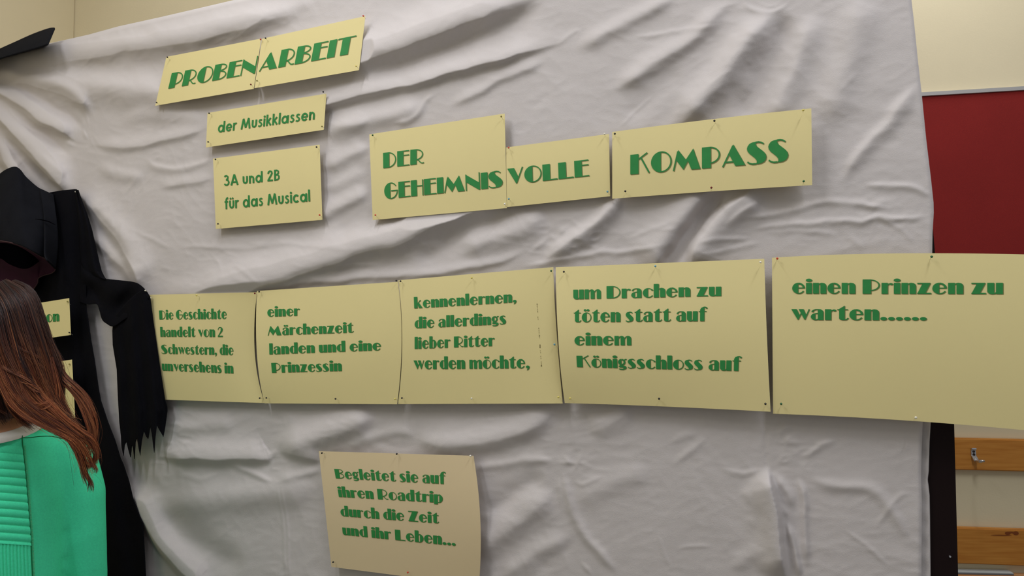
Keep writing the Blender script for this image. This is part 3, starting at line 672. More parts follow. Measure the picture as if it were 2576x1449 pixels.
# ------------------------------------------------------------------ lettering
def arc(cx, cy, rx, ry, a0, a1, n=14):
    t = np.radians(np.linspace(a0, a1, n)); return [(cx + rx * math.cos(q), cy + ry * math.sin(q)) for q in t]
class G:
    """glyph = list of closed outlines; unit: capital height 1"""
    def __init__(s): s.p = []
    def R(s, a, b, c, d): s.p.append([(a, b), (c, b), (c, d), (a, d)]); return s
    def Pg(s, pts): s.p.append(list(pts)); return s
    def St(s, pts, w=.055):
        q = np.array(pts, float); t = np.gradient(q, axis=0); t /= np.linalg.norm(t, axis=1)[:, None] + 1e-9
        n = np.stack([-t[:, 1], t[:, 0]], -1) * w / 2; a = q + n; b = q - n
        for i in range(len(q) - 1): s.p.append([tuple(b[i]), tuple(b[i + 1]), tuple(a[i + 1]), tuple(a[i])])
        return s
    def El(s, cx, cy, rx, ry): s.p.append(arc(cx, cy, rx, ry, 0, 345, 18)); return s
    def HM(s, cx, cy, rx, ry, xc, side=-1):
        a = math.degrees(math.acos(max(-1, min(1, (xc - cx) / rx))))
        s.p.append(arc(cx, cy, rx, ry, a, 360 - a, 22) if side < 0 else arc(cx, cy, rx, ry, -a, a, 22)); return s
def Sbody(g, w, h):
    body = [(.46, 1), (.30, .985), (.13, .93), (.03, .82), (0, .72), (.03, .60), (.12, .49), (.28, .37), (.42, .26), (.50, .16), (.51, .07), (.44, .01), (.55, .0), (.72, .02), (.88, .08), (.97, .18), (1, .29), (.96, .42), (.85, .54), (.66, .68), (.50, .80), (.45, .90), (.50, .97)]
    g.Pg([(x * w, y * h) for x, y in body])
    th = .062
    g.St([(x * w, y * h) for x, y in [(.45, .975), (.6, .98), (.74, .95), (.86, .88)]], th)
    g.St([(x * w, y * h) for x, y in [(.02, .13), (.12, .06), (.26, .02), (.46, .02)]], th)
T, s_ = .41, .06
def nright(g, x, xh=.7, w=.27):
    g.Pg([(x, 0), (x + w, 0), (x + w, .5), (x + w - .03, .61), (x + w - .10, .68), (x + .07, .705), (x, .66)])
    g.St([(x - .14, .50), (x - .06, .63), (x + .06, .68)], .05)
def udots(g, cx, y=.87, d=.17, r=.095):
    g.El(cx - d * .62, y, r, .075); g.El(cx + d * .62, y, r, .075)
def ring(g, cx, cy, rx, ry, a0, a1, w=.05): g.St(arc(cx, cy, rx - w / 2, ry - w / 2, a0, a1, 16), w)
def bw(ch):
    g = G(); w = .7
    if ch == 'P': g.R(0, 0, T, 1); ring(g, T - .05, .60, .47, .40, -90, 90, s_); g.St([(.3, .97), (T, .97)], s_); g.St([(.3, .23), (T, .23)], s_); w = .86
    elif ch == 'R': g.R(0, 0, T, 1); ring(g, T - .05, .64, .46, .36, -90, 90, s_); g.St([(.42, .30), (.52, .28), (.60, .17), (.70, .07), (.80, .045), (.88, .07)], s_); w = .88
    elif ch == 'B': g.R(0, 0, T, 1); ring(g, T - .05, .775, .42, .225, -90, 90, s_); ring(g, T - .05, .285, .47, .285, -90, 90, s_); w = .86
    elif ch == 'D': g.R(0, 0, T, 1); ring(g, T - .05, .5, .50, .5, -90, 90, s_); w = .88
    elif ch == 'E':
        g.R(0, 0, T, 1); g.St([(T, .97), (.78, .97)], s_); g.St([(T, .69), (.78, .69)], s_); g.St([(T, .03), (.80, .03)], s_); w = .80
    elif ch == 'I': g.R(0, 0, T, 1); w = T
    elif ch == 'L': g.R(0, 0, T + .02, 1); g.St([(T, .035), (.84, .035)], s_ + .01); w = .84
    elif ch == 'T': g.R(.24, 0, .66, 1); g.St([(0, .93), (.06, .97), (.95, .97)], s_); w = .92
    elif ch == 'H': g.R(0, 0, T - .02, 1); g.St([(T - .02, .62), (.78, .62)], s_); g.St([(.78, 0), (.78, 1.0)], s_); w = .82
    elif ch == 'O': g.HM(.5, .5, .5, .52, .48); ring(g, .5, .5, .5, .52, -95, 95, s_); w = 1.0
    elif ch == 'G':
        g.HM(.46, .5, .46, .52, .42); ring(g, .46, .5, .44, .52, 35, 95, s_); ring(g, .46, .5, .46, .52, -95, -8, s_); g.St([(.47, .49), (.92, .49)], s_); w = .93
    elif ch == 'N': g.Pg([(.02, 1), (.86, .42), (.86, -.02), (.80, 0), (.02, .54)]); g.St([(.035, 0), (.035, 1)], s_); g.St([(.86, 0), (.86, 1.06)], s_); w = .92
    elif ch == 'A': g.Pg([(.52, 1), (1.05, 0), (.60, 0), (.34, .52)]); g.St([(.03, -.01), (.5, .95)], s_); g.St([(.13, .2), (.62, .2)], s_); w = 1.07
    elif ch == 'M': g.Pg([(.26, 1), (.62, .50), (.97, 1), (1.30, 0), (.88, 0), (.72, .42), (.50, .02), (.18, .48)]); g.St([(.03, 0), (.24, .94)], s_); w = 1.32
    elif ch == 'S': Sbody(g, .85, 1.02); w = .88
    elif ch == 'V': g.Pg([(0, 1), (.40, 1), (.66, .38), (.52, .0)]); g.St([(.53, .05), (.90, 1.02)], s_); w = .94
    elif ch == 'K': g.R(0, 0, T, 1); g.St([(T, .74), (.84, 1.03)], s_); g.St([(.53, .80), (.93, .02)], s_ + .01); w = .97
    elif ch == 'Z': g.St([(0, .96), (.8, .96)], .08); g.Pg([(.36, .99), (.80, .99), (.44, 0), (0, 0)]); g.St([(0, .04), (.8, .04)], .08); w = .82
    elif ch == 'W': g.Pg([(0, 1), (.36, 1), (.5, .5), (.4, 0)]); w = 1.2
    elif ch == 'a' or ch == 'ä':
        g.Pg([(.35, 0), (.62, 0), (.62, .5), (.59, .61), (.50, .69), (.38, .71), (.35, .66)])
        g.St([(.08, .56), (.12, .63), (.24, .685), (.42, .68)], .05); g.El(.09, .565, .06, .05)
        g.HM(.25, .21, .25, .225, .22); g.St([(.22, .42), (.38, .44)], .05); g.St([(.22, .005), (.32, .03), (.38, .09)], .05); w = .64
        if ch == 'ä': udots(g, .34)
    elif ch == 'b': g.R(0, 0, .30, 1); g.HM(.36, .35, .33, .36, .42, 1); g.St([(.26, .55), (.33, .65), (.44, .69)], .05); g.St([(.26, .1), (.33, .02), (.44, .015)], .05); w = .69
    elif ch == 'p': g.R(0, -.14, .30, .7); g.HM(.36, .35, .33, .36, .42, 1); g.St([(.26, .55), (.33, .65), (.44, .69)], .05); g.St([(.26, .1), (.33, .02), (.44, .015)], .05); w = .69
    elif ch == 'd': g.R(.39, 0, .69, 1); g.HM(.34, .35, .34, .36, .28); g.St([(.27, .685), (.38, .64), (.43, .54)], .05); g.St([(.27, .015), (.38, .06), (.43, .14)], .05); w = .69
    elif ch == 'c': g.HM(.34, .35, .34, .36, .31); ring(g, .34, .35, .31, .355, 35, 95, .055); g.El(.56, .56, .055, .05); ring(g, .34, .35, .32, .36, -95, -35, .055); w = .60
    elif ch == 'e': g.HM(.34, .35, .34, .36, .31); ring(g, .33, .37, .32, .34, 0, 92, .10); g.St([(.3, .37), (.64, .37)], .05); ring(g, .34, .35, .32, .36, -95, -32, .06); w = .66
    elif ch == 'o' or ch == 'ö':
        g.HM(.34, .35, .34, .36, .34); ring(g, .34, .35, .34, .36, -95, 95, .05); w = .68
        if ch == 'ö': udots(g, .34)
    elif ch == 'f': g.Pg([(.1, 0), (.37, 0), (.37, .96), (.28, .98), (.17, .93), (.1, .8)]); g.St([(.28, .96), (.40, .985), (.50, .95)], .06); g.El(.50, .92, .055, .05); g.St([(0, .68), (.50, .68)], .045); w = .52
    elif ch == 'g':
        g.HM(.25, .46, .25, .25, .22); ring(g, .25, .46, .24, .25, -92, 92, .11); g.St([(.42, .62), (.50, .68), (.58, .68)], .06)
        g.Pg([(.02, .13), (.12, .22), (.34, .20), (.52, .15), (.57, .04), (.5, -.07), (.32, -.14), (.1, -.12), (.02, -.05), (.10, -.05), (.3, -.06), (.4, -.01), (.32, .05), (.1, .06)]); w = .6
    elif ch == 'h': g.R(0, 0, .30, 1); nright(g, .38, w=.30); w = .68
    elif ch == 'i': g.R(0, 0, .30, .7); g.El(.15, .87, .16, .10); w = .30
    elif ch == 'k': g.R(0, 0, .30, 1); g.St([(.27, .34), (.40, .50), (.55, .69)], .055); g.El(.55, .66, .05, .05); g.Pg([(.30, .36), (.42, .50), (.74, 0), (.42, 0)]); w = .72
    elif ch == 'l': g.R(0, 0, .30, 1); w = .30
    elif ch == 'm': g.R(0, 0, .26, .7); nright(g, .38, w=.25); nright(g, .77, w=.26); w = 1.03
    elif ch == 'n': g.R(0, 0, .30, .7); nright(g, .38, w=.30); w = .68
    elif ch == 'r': g.R(0, 0, .30, .7); g.St([(.26, .50), (.34, .62), (.46, .67)], .055); g.El(.47, .62, .075, .06); w = .53
    elif ch == 's': Sbody(g, .52, .71); w = .54
    elif ch == 't': g.Pg([(.1, .1), (.15, .03), (.24, 0), (.37, 0), (.37, .93), (.1, .72)]); g.St([(0, .68), (.52, .68)], .045); g.St([(.3, .025), (.44, .03), (.54, .14)], .055); w = .53
    elif ch == 'u' or ch == 'ü':
        g.Pg([(0, .7), (.30, .7), (.30, .03), (.17, -.01), (.07, .03), (.01, .12), (0, .2)]); g.R(.38, 0, .68, .7); g.St([(.2, .01), (.33, .03), (.42, .14)], .05); w = .68
    elif ch == 'v': g.Pg([(0, .7), (.30, .7), (.47, .27), (.37, 0)]); g.St([(.38, .04), (.62, .7)], .05); w = .64
    elif ch == 'w': g.Pg([(0, .7), (.27, .7), (.42, .30), (.33, 0)]); g.St([(.34, .04), (.52, .5)], .045); g.Pg([(.37, .7), (.62, .7), (.76, .28), (.67, 0), (.50, .40)]); g.St([(.68, .04), (.90, .7)], .05); w = .92
    elif ch == 'z': g.St([(0, .665), (.6, .665)], .07); g.Pg([(.26, .69), (.62, .69), (.36, .01), (0, .01)]); g.St([(0, .035), (.64, .035)], .07); w = .64
    elif ch == ',': g.El(.14, .11, .14, .115); g.Pg([(.25, .16), (.28, .04), (.2, -.10), (.08, -.17), (.07, -.12), (.16, -.04), (.18, .04)]); w = .30
    elif ch == '.': g.El(.15, .115, .15, .12); w = .30
    elif ch == '2': g.Pg([(.36, .99), (.52, .93), (.60, .78), (.56, .62), (.42, .44), (.22, .24), (.13, .12), (0, 0), (0, .04), (.08, .2), (.24, .42), (.35, .62), (.36, .85)]); g.St([(.03, .72), (.06, .87), (.18, .97), (.4, .97)], .055); g.R(0, 0, .60, .12); w = .62
    elif ch == ' ': w = .24
    if ch.islower(): g.p = [[(x, y * 1.09) for x, y in q] for q in g.p]
    return g, w
def gothic(ch):
    g = G(); k = .155; c = [.26, .34]; rx, ry = .30, .36
    def o(cx, a0=0, a1=360): ring(g, cx, .34, rx, ry, a0, a1, k)
    if ch == 'd': o(.30); g.R(.52, 0, .52 + k, 1); w = .68
    elif ch == 'a': o(.30); g.R(.50, 0, .50 + k, .7); w = .66
    elif ch == 'e': o(.30, 0, 325); g.St([(.08, .33), (.56, .33)], .12); w = .6
    elif ch == 'r': g.R(0, 0, k, .7); g.St([(.08, .42), (.14, .58), (.26, .64), (.34, .60)], k * .9); w = .34
    elif ch == 'M':
        g.St([(.08, 0), (.22, .92)], k); g.St([(.22, .95), (.47, .12)], k * .95); g.St([(.47, .12), (.72, .95)], k * .95); g.St([(.72, .92), (.86, 0)], k); w = .94
    elif ch in 'uü': g.St([(.08, .7), (.08, .26), (.13, .13), (.25, .07), (.37, .13), (.42, .26), (.42, .7)], k); w = .5
    elif ch == 's': g.St([(.34, .58), (.26, .64), (.15, .62), (.10, .52), (.16, .42), (.28, .34), (.35, .22), (.28, .09), (.16, .05), (.05, .13)], k * .85); w = .41
    elif ch == 'i': g.R(0, 0, k, .7); g.El(k / 2, .87, .095, .095); w = k
    elif ch == 'k': g.R(0, 0, k, 1); g.St([(.1, .30), (.40, .68)], k * .9); g.St([(.18, .40), (.44, .02)], k * .95); w = .48
    elif ch == 'l': g.R(0, 0, k, 1); w = k
    elif ch == 'n': g.St([(.08, 0), (.08, .40), (.13, .55), (.25, .63), (.37, .55), (.42, .40), (.42, 0)], k); g.R(0, 0, k, .7); w = .5
    elif ch == 'f': g.St([(.17, 0), (.17, .78), (.22, .91), (.36, .94)], k); g.St([(0, .62), (.34, .62)], .12); w = .36
    elif ch == 'c': o(.30, 42, 318); w = .54
    elif ch == '3': g.St([(.05, .84), (.14, .92), (.28, .92), (.38, .82), (.36, .66), (.22, .56)], k * .9); g.St([(.20, .56), (.38, .50), (.46, .34), (.42, .16), (.28, .07), (.14, .08), (.04, .20)], k * .9); w = .54
    elif ch == 'A': g.St([(.05, 0), (.36, .97)], k); g.St([(.36, .97), (.67, 0)], k); g.St([(.16, .28), (.56, .28)], .13); w = .72
    elif ch == '2': g.St([(.07, .70), (.12, .86), (.25, .93), (.38, .87), (.42, .72), (.34, .54), (.06, .08)], k * .9); g.R(.01, 0, .50, .14); w = .52
    elif ch == 'B': g.R(0, 0, k, 1); g.St([(.08, .93), (.26, .93), (.37, .85), (.38, .68), (.28, .56), (.1, .54)], k * .85); g.St([(.1, .54), (.32, .52), (.43, .40), (.43, .20), (.32, .08), (.08, .07)], k * .85); w = .5
    elif ch == ' ': w = .22
    else: w = .3
    if ch == 'ü': g.El(.14, .87, .085, .085); g.El(.36, .87, .085, .085)
    return g, w
def tri(poly):
    vs = [Vector((p[0], p[1], 0)) for p in poly]
    return geometry.tessellate_polygon([vs])
LET = {}
def line(key, text, BL, BR, TL, TR, font=bw, gap=.062, sub=1):
    """print a line of text on a sheet; corners are baseline / capital-height pixel positions"""
    sh = SHEETS[key]; q = [P(p[0], p[1], sh.Y0)[[0, 2]] for p in (BL, BR, TL, TR)]
    out = []; x = 0; word = []
    for ch in text:
        g, w = font(ch)
        if ch == ' ':
            out.append(word); word = []
        else: word.append((g, x))
        x += w + gap
    out.append(word)
    tot = x - gap
    for word in out:
        mb = MB(); mi = []
        for g, x0 in word:
            for poly in g.p:
                pts = np.array(poly, float)
                if len(pts) == 4:      # long straight pieces are subdivided so that they follow the curved sheet
                    a, b, c, d = pts; n = int(max(1, math.ceil(max(np.linalg.norm(b - a), np.linalg.norm(c - d)) / .3))); m_ = int(max(1, math.ceil(max(np.linalg.norm(d - a), np.linalg.norm(c - b)) / .3)))
                    uu, vv = np.meshgrid(np.linspace(0, 1, n + 1), np.linspace(0, 1, m_ + 1))
                    grid = a * ((1 - uu) * (1 - vv))[..., None] + b * (uu * (1 - vv))[..., None] + c * (uu * vv)[..., None] + d * ((1 - uu) * vv)[..., None]
                    pts2 = grid.reshape(-1, 2); tr_ = gridfaces(m_ + 1, n + 1)
                else:
                    pts2 = pts; tr_ = tri(poly)
                for layer, (ox, oy, eps) in enumerate(((0, 0, .0007), (.035, -.035, .0004))):
                    X = (pts2[:, 0] + x0 + ox) / tot; Yv = pts2[:, 1] + oy
                    b0 = q[0] * (1 - X)[:, None] + q[1] * X[:, None]; t0 = q[2] * (1 - X)[:, None] + q[3] * X[:, None]
                    w_ = b0 + (t0 - b0) * Yv[:, None]
                    V = sh.at(w_[:, 0], w_[:, 1], eps)
                    mb.add(V, tr_); mi += [layer] * len(tr_)
        LET.setdefault(key, []).append((mb, mi))
line('probe', 'PROBEN', (423, 223), (642, 184), (432, 184), (650, 142.5), gap=.045)
line('arbeit', 'ARBEIT', (651, 179.4), (887, 134), (660, 135), (895, 89), gap=.058)
line('musik', 'der Musikklassen', (547.5, 333.5), (791, 300), (549.5, 306), (793, 271), gothic, .10)
line('drei', '3A und 2B', (563.7, 468), (703.2, 453), (563, 440.5), (703, 425.5), gothic, .11)
line('drei', 'für das Musical', (565, 526), (780, 506), (564.5, 497), (779, 476.5), gothic, .10)
line('der', 'DER', (964, 423), (1066, 411), (963.5, 384.5), (1066.5, 373))
line('der', 'GEHEIMNIS', (967, 501), (1266, 470), (966, 461.5), (1264.5, 429), gap=.045)
line('volle', 'VOLLE', (1277, 464.5), (1482.4, 442.5), (1276, 424.5), (1480.5, 400.8))
line('kompass', 'KOMPASS', (1585.6, 438.8), (1984.6, 406), (1585.6, 389.5), (1984, 349), gap=.058)
line('die', 'Die Geschichte', (401, 803.5), (570, 802), (399.8, 781), (570, 777.5), gap=.058)
line('die', 'handelt von 2', (403.5, 847), (560.7, 847.3), (402.7, 824.5), (560.5, 822.5), gap=.058)
line('die', 'Schwestern, die', (406, 889.5), (587, 893), (405, 867.5), (587, 868.5), gap=.058)
line('die', 'unversehens in', (408, 932), (587, 939), (406.5, 909), (586, 914), gap=.058)
line('einer', 'einer', (672.7, 796.7), (753.6, 794), (672, 772), (753.6, 770))
line('einer', 'Märchenzeit', (673.6, 844), (888.8, 836.5), (674, 820), (888, 811))
line('einer', 'landen und eine', (677.6, 891.5), (958.3, 881), (677, 866), (957.8, 856))
line('einer', 'Prinzessin', (684, 937.6), (859.7, 933), (682, 913), (859, 907.5))
line('kennen', 'kennenlernen,', (1042, 775.7), (1299.5, 760), (1041, 749.6), (1299.5, 733))
line('kennen', 'die allerdings', (1043, 826), (1273.4, 815), (1043, 799.5), (1273, 787.5))
line('kennen', 'lieber Ritter', (1043, 877.5), (1243.8, 870), (1043, 850), (1243.6, 843))
line('kennen', 'werden möchte,', (1040.5, 928.6), (1332.6, 926), (1040, 900), (1332, 896))
line('um', 'um Drachen zu', (1442.3, 752.6), (1814, 744.3), (1442, 721.5), (1814, 713.5))
line('um', 'töten statt auf', (1443, 810.5), (1777.7, 807.5), (1443, 779), (1778, 774.5))
line('um', 'einem', (1445.3, 868.3), (1587.8, 868.3), (1445, 838.5), (1587.5, 837.5))
line('um', 'Königsschloss auf', (1451.5, 923), (1863.5, 933), (1450, 894.8), (1864.4, 899))
line('einen', 'einen Prinzen zu', (1993, 738.4), (2523, 739.6), (1993, 703), (2523, 702.5))
line('einen', 'warten......', (1990.6, 804.5), (2331, 806), (1990.6, 769), (2331, 770))
line('begl', 'Begleitet sie auf', (844.8, 1203), (1120.4, 1217.5), (840.4, 1179.5), (1120, 1189.5))
line('begl', 'ihren Roadtrip', (852.5, 1249.7), (1113.4, 1265), (848.3, 1225), (1113.4, 1238))
line('begl', 'durch die Zeit', (857.5, 1298), (1103.6, 1316.5), (855, 1273.8), (1103, 1290))
line('begl', 'und ihr Leben...', (862.5, 1345), (1146, 1373), (860, 1321), (1146, 1345))
line('von', 'von', (100, 811.7), (149, 807.8), (99, 786), (148.5, 783))
line('tief', 'der', (60, 1000), (120, 995), (60, 970), (120, 966))
for s in SHEETS.values():
    s.build()
    for mb, mi in LET.get(s.key, []):
        o = mb.build('printed_word', m_green, s.obj); o.data.materials.append(m_shadowp)
        if len(o.data.polygons) == len(mi): o.data.polygons.foreach_set('material_index', mi)
# column of small ink specks on the kennenlernen sheet
mb = MB(); sh = SHEETS['kennen']
for t in np.linspace(0, 1, 34):
    py = 765 + t * 155; px = 1351 + t * 11 + RNG.uniform(-.3, .3)
    if RNG.random() < .3: continue
    w = .5 if RNG.random() < .75 else 1.2; hgt = RNG.uniform(.8, 2.0)
    q = P(np.array([px - w, px + w, px + w, px - w]), np.array([py - hgt, py - hgt, py + hgt, py + hgt]), sh.Y0)
    mb.add(sh.at(q[:, 0], q[:, 2], .0005), [(0, 1, 2, 3)])
mb.build('ink_specks', m_inkmark, sh.obj)

# ------------------------------------------------------------------ pins
names = {'probe': 'PROBEN', 'arbeit': 'ARBEIT', 'musik': 'Musikklassen', 'drei': '3A und 2B', 'der': 'DER GEHEIMNIS', 'volle': 'VOLLE', 'kompass': 'KOMPASS', 'die': 'Die Geschichte', 'einer': 'einer Märchenzeit', 'kennen': 'kennenlernen', 'um': 'um Drachen', 'einen': 'einen Prinzen', 'begl': 'Begleitet', 'von': 'von', 'tief': 'half hidden lower left'}
PINS = [('probe', 421, 144, 'black', 'top left corner'), ('probe', 394, 258, 'black', 'bottom left corner'), ('probe', 655.5, 99, 'red', 'top right corner'), ('probe', 631, 212.5, 'dark red', 'bottom right corner'),
 ('arbeit', 668, 96, 'black', 'top left corner'), ('arbeit', 914, 40, 'red', 'top right corner'), ('arbeit', 646.5, 203, 'olive', 'bottom left corner'), ('arbeit', 896, 166, 'yellow', 'bottom right corner'),
 ('musik', 813, 231, 'black', 'top right corner'), ('musik', 526, 285, 'black', 'top left corner'), ('musik', 810, 318, 'olive', 'bottom right corner'), ('musik', 523.6, 357, 'black', 'bottom left corner'),
 ('drei', 542, 401, 'black', 'top left corner'), ('drei', 796.3, 370, 'black', 'top right corner'), ('drei', 548.3, 563, 'black', 'bottom left corner'), ('drei', 804, 541, 'red', 'bottom right corner'),
 ('der', 937.4, 340, 'green', 'top left corner'), ('der', 1261, 293, 'olive', 'top right corner'), ('der', 944.3, 541, 'red', 'bottom left corner'), ('der', 1269.7, 513, 'white', 'bottom right corner'),
 ('volle', 1279.5, 371.5, 'red', 'top left corner'), ('volle', 1520.8, 337, 'white', 'top right corner'), ('volle', 1280, 500.3, 'light blue', 'bottom left corner'), ('volle', 1528.2, 482, 'light blue', 'bottom right corner'),
 ('kompass', 1546.6, 336.5, 'black', 'top left corner'), ('kompass', 1797.2, 304, 'black', 'top edge middle'), ('kompass', 2020.6, 277, 'yellow', 'top right corner'), ('kompass', 1573, 481, 'black', 'bottom left corner'), ('kompass', 1789.5, 472, 'dark red', 'bottom edge middle'), ('kompass', 2021.7, 456, 'green', 'bottom right corner'),
 ('die', 378.5, 749.6, 'white', 'top left corner'), ('die', 494.4, 743, 'yellow', 'top edge middle'), ('die', 641, 738, 'dark red', 'top right corner'), ('die', 653.2, 1001.5, 'black', 'bottom right corner'),
 ('einer', 651.8, 733.8, 'black', 'top left corner'), ('einer', 997, 706.2, 'black', 'top right corner'), ('einer', 670, 1001, 'black', 'bottom left corner'), ('einer', 844, 1003.2, 'black', 'bottom edge middle'), ('einer', 993.8, 1003.4, 'yellow', 'bottom right corner'),
 ('kennen', 1007.5, 707.3, 'black', 'top left corner'), ('kennen', 1186.7, 699, 'yellow', 'top edge middle'), ('kennen', 1386.5, 681.5, 'green', 'top right corner'), ('kennen', 1394.8, 866.5, 'light blue', 'right edge middle'), ('kennen', 1011, 1001.3, 'black', 'bottom left corner'), ('kennen', 1186.2, 1002.3, 'white', 'bottom edge middle'), ('kennen', 1404.5, 999, 'yellow', 'bottom right corner'),
 ('um', 1418.3, 683.7, 'black', 'top left corner'), ('um', 1648.6, 669.7, 'light blue', 'top edge middle'), ('um', 1913, 659.6, 'white', 'top right corner'), ('um', 1433.8, 1002.3, 'yellow', 'bottom left corner'), ('um', 1658, 1003, 'black', 'bottom edge middle'), ('um', 1925.5, 1016, 'black', 'bottom right corner'),
 ('einen', 1955.3, 650.5, 'red', 'top left corner'), ('einen', 2343.7, 645.8, 'green', 'top edge middle'), ('einen', 1965, 1016, 'green', 'bottom left corner'), ('einen', 2304, 1050.5, 'white', 'bottom edge middle'),
 ('begl', 809.7, 1139.7, 'black', 'top left corner'), ('begl', 998, 1142, 'black', 'top edge middle'), ('begl', 1183.3, 1147, 'white', 'top right corner'), ('begl', 838, 1414, 'black', 'bottom left corner'), ('begl', 1025.7, 1440, 'red', 'bottom edge middle'),
 ('von', 169.6, 758.6, 'olive', 'top right corner'), ('von', 174.2, 836.5, 'black', 'bottom right corner'), ('tief', 174.5, 916, 'olive', 'top right corner')]
bm = bmesh.new(); bmesh.ops.create_uvsphere(bm, u_segments=14, v_segments=9, radius=.0022)
HEADM = {}
for k in PIN:
    me = bpy.data.meshes.new('head'); bm.to_mesh(me); me.materials.append(PIN[k]); me.polygons.foreach_set('use_smooth', [True] * len(me.polygons)); HEADM[k] = me
bm.free()
V, Fc = tube([(0, 0, 0), (0, .0125, 0)], [.00045, .0003], 8); SHAFT = bpy.data.meshes.new('shaft'); SHAFT.from_pydata([tuple(v) for v in V], [], Fc); SHAFT.materials.append(m_steel)
def pin(px, py, Yp, color, label, group='coloured map pins holding the signs', prot=.011, drop=.0025):
    """head towards the room, shaft into the surface at depth Yp"""
    h = P(px, py, Yp - prot); r_ = empty('map_pin', h); tag(r_, label, 'pin', group)
    hd = bpy.data.objects.new('head', HEADM[color]); COL.objects.link(hd); hd.parent = r_
    sf = bpy.data.objects.new('shaft', SHAFT); COL.objects.link(sf); sf.parent = r_
    sf.rotation_euler = (math.atan2(-drop + RNG.uniform(-.001, .001), prot), 0, RNG.uniform(-.15, .15)); return r_
for key, px, py, c, where in PINS:
    sh = SHEETS[key]; q = P(px, py, sh.Y0); u, v = sh.inv(np.array([q[0]]), np.array([q[2]])); Y = float(sh.y(u, v)[0])
    long = (key, c, where) in (('kompass', 'yellow', 'top right corner'), ('um', 'white', 'top right corner'))
    pin(px, py, Y, c, '%s-headed pin at the %s of the %s sign' % (c, where, names[key]), prot=.016 if long else .003 if key in ('von', 'tief') else .0095)

# ------------------------------------------------------------------ black robe
def loftpx(name, A, B, nu, nv, fy, m, parent, bulge=None, thick=.0015):
    """surface between two pixel curves A(t), B(t); fy(u, t, px, py) gives Y"""
    a = resample(catmull(A, 6), nv); b = resample(catmull(B, 6), nv)
    u = np.linspace(0, 1, nu)[None, :]; t = np.linspace(0, 1, nv)[:, None]
    px = a[:, :1] * (1 - u) + b[:, :1] * u; py = a[:, 1:] * (1 - u) + b[:, 1:] * u
    Y = fy(u + 0 * t, t + 0 * u, px, py)
    V = P(px, py, Y)
    o = mesh(name, V.reshape(-1, 3), gridfaces(nv, nu), m, parent, True)
    if thick:
        md = o.modifiers.new('thickness', 'SOLIDIFY'); md.thickness = thick; md.offset = 0
    return o
robe = empty('black_robe', P(190, 900, -.03)); robe.location.z = float(P(190, 1600, -.03)[2])
tag(robe, 'black costume robe with ragged sleeve, pinned on the white cloth', 'robe')
bodyR = [(150, 560), (190, 478), (200, 490), (212, 560), (216, 680), (216, 770), (229, 854), (239, 911), (248, 976), (254, 1008), (272, 1062), (290, 1108), (303, 1151), (311, 1169), (325, 1211), (335, 1254), (350, 1294), (360, 1319), (363, 1372), (367, 1449), (372, 1560), (380, 1700)]
def rowsurf(name, rows, m, parent, nu=90, nv=260, fy=None, thick=.0015):
    """rows: list of (y, xleft, xright)"""
    r = np.array(rows, float); y = np.linspace(r[0, 0], r[-1, 0], nv)
    xl = np.interp(y, r[:, 0], r[:, 1]); xr = np.interp(y, r[:, 0], r[:, 2])
    u = np.linspace(0, 1, nu)[None]; px = xl[:, None] * (1 - u) + xr[:, None] * u; py = np.broadcast_to(y[:, None], px.shape)
    Y = fy(u + 0 * px, (py - r[0, 0]) / (r[-1, 0] - r[0, 0]), px, py); V = P(px, py, Y)
    o = mesh(name, V.reshape(-1, 3), gridfaces(nv, nu), m, parent, True)
    if thick: md = o.modifiers.new('thickness', 'SOLIDIFY'); md.thickness = thick; md.offset = 0
    return o
def bodyY(u, t, px, py):
    k = np.clip((py - 480) / 160, 0, 1)
    c = 190 + (py - 480) * .02
    f = .006 * np.sin((px - c) / (7 + 10 * k) + .5 * np.sin(py / 90)) * (.4 + .6 * k) + .005 * np.sin((px - c) / (16 + 14 * k) + 1)
    f += .004 * vnoise(px / 40, py / 160, 21)
    return -.048 - .004 * k + f * np.clip((1 - u) * 8, .1, 1)
rowsurf('robe_body', [(476, 186, 192), (480, 150, 197), (490, 90, 199), (520, 0, 208), (560, -34, 213), (680, -34, 216), (770, -34, 217), (854, -34, 229), (911, -34, 239), (976, -34, 248), (1008, -34, 254), (1062, -34, 272), (1108, -34, 290), (1151, -34, 303), (1169, -34, 311), (1211, -34, 325), (1254, -34, 335), (1294, -34, 350), (1319, -34, 360), (1372, -34, 363), (1449, -34, 367), (1700, -34, 380)], m_robe, robe, 150, 300, bodyY)
# shoulder flap right of the pin
def flapY(u, t, px, py): return -.050 - .010 * np.sin(np.pi * u) - .004 * np.sin(u * 9 + t * 2)
rowsurf('shoulder_flap', [(478, 189, 197), (490, 190, 201), (538, 196, 219), (577, 200, 231), (629, 201, 243), (660, 204, 250), (683, 214, 256), (699, 238, 264), (703, 262, 268)], m_robe, robe, 24, 80, flapY)
# swag between the two pins
def swagY(u, t, px, py): return -.047 - .012 * np.sin(np.pi * np.clip(t, 0, 1)) - .006 * np.sin(t * 14 + u * 3) * np.sin(np.pi * u) - .004 * np.sin(u * 8)
loftpx('sleeve_swag', [(205, 655), (222, 683), (240, 696), (264, 701), (300, 705), (335, 709), (352, 716), (366, 729), (374, 741)],
       [(200, 760), (221, 766), (243, 765), (250, 779), (257, 803), (268, 814), (287, 821), (320, 800), (376, 780)], 60, 90, swagY, m_robe, robe)
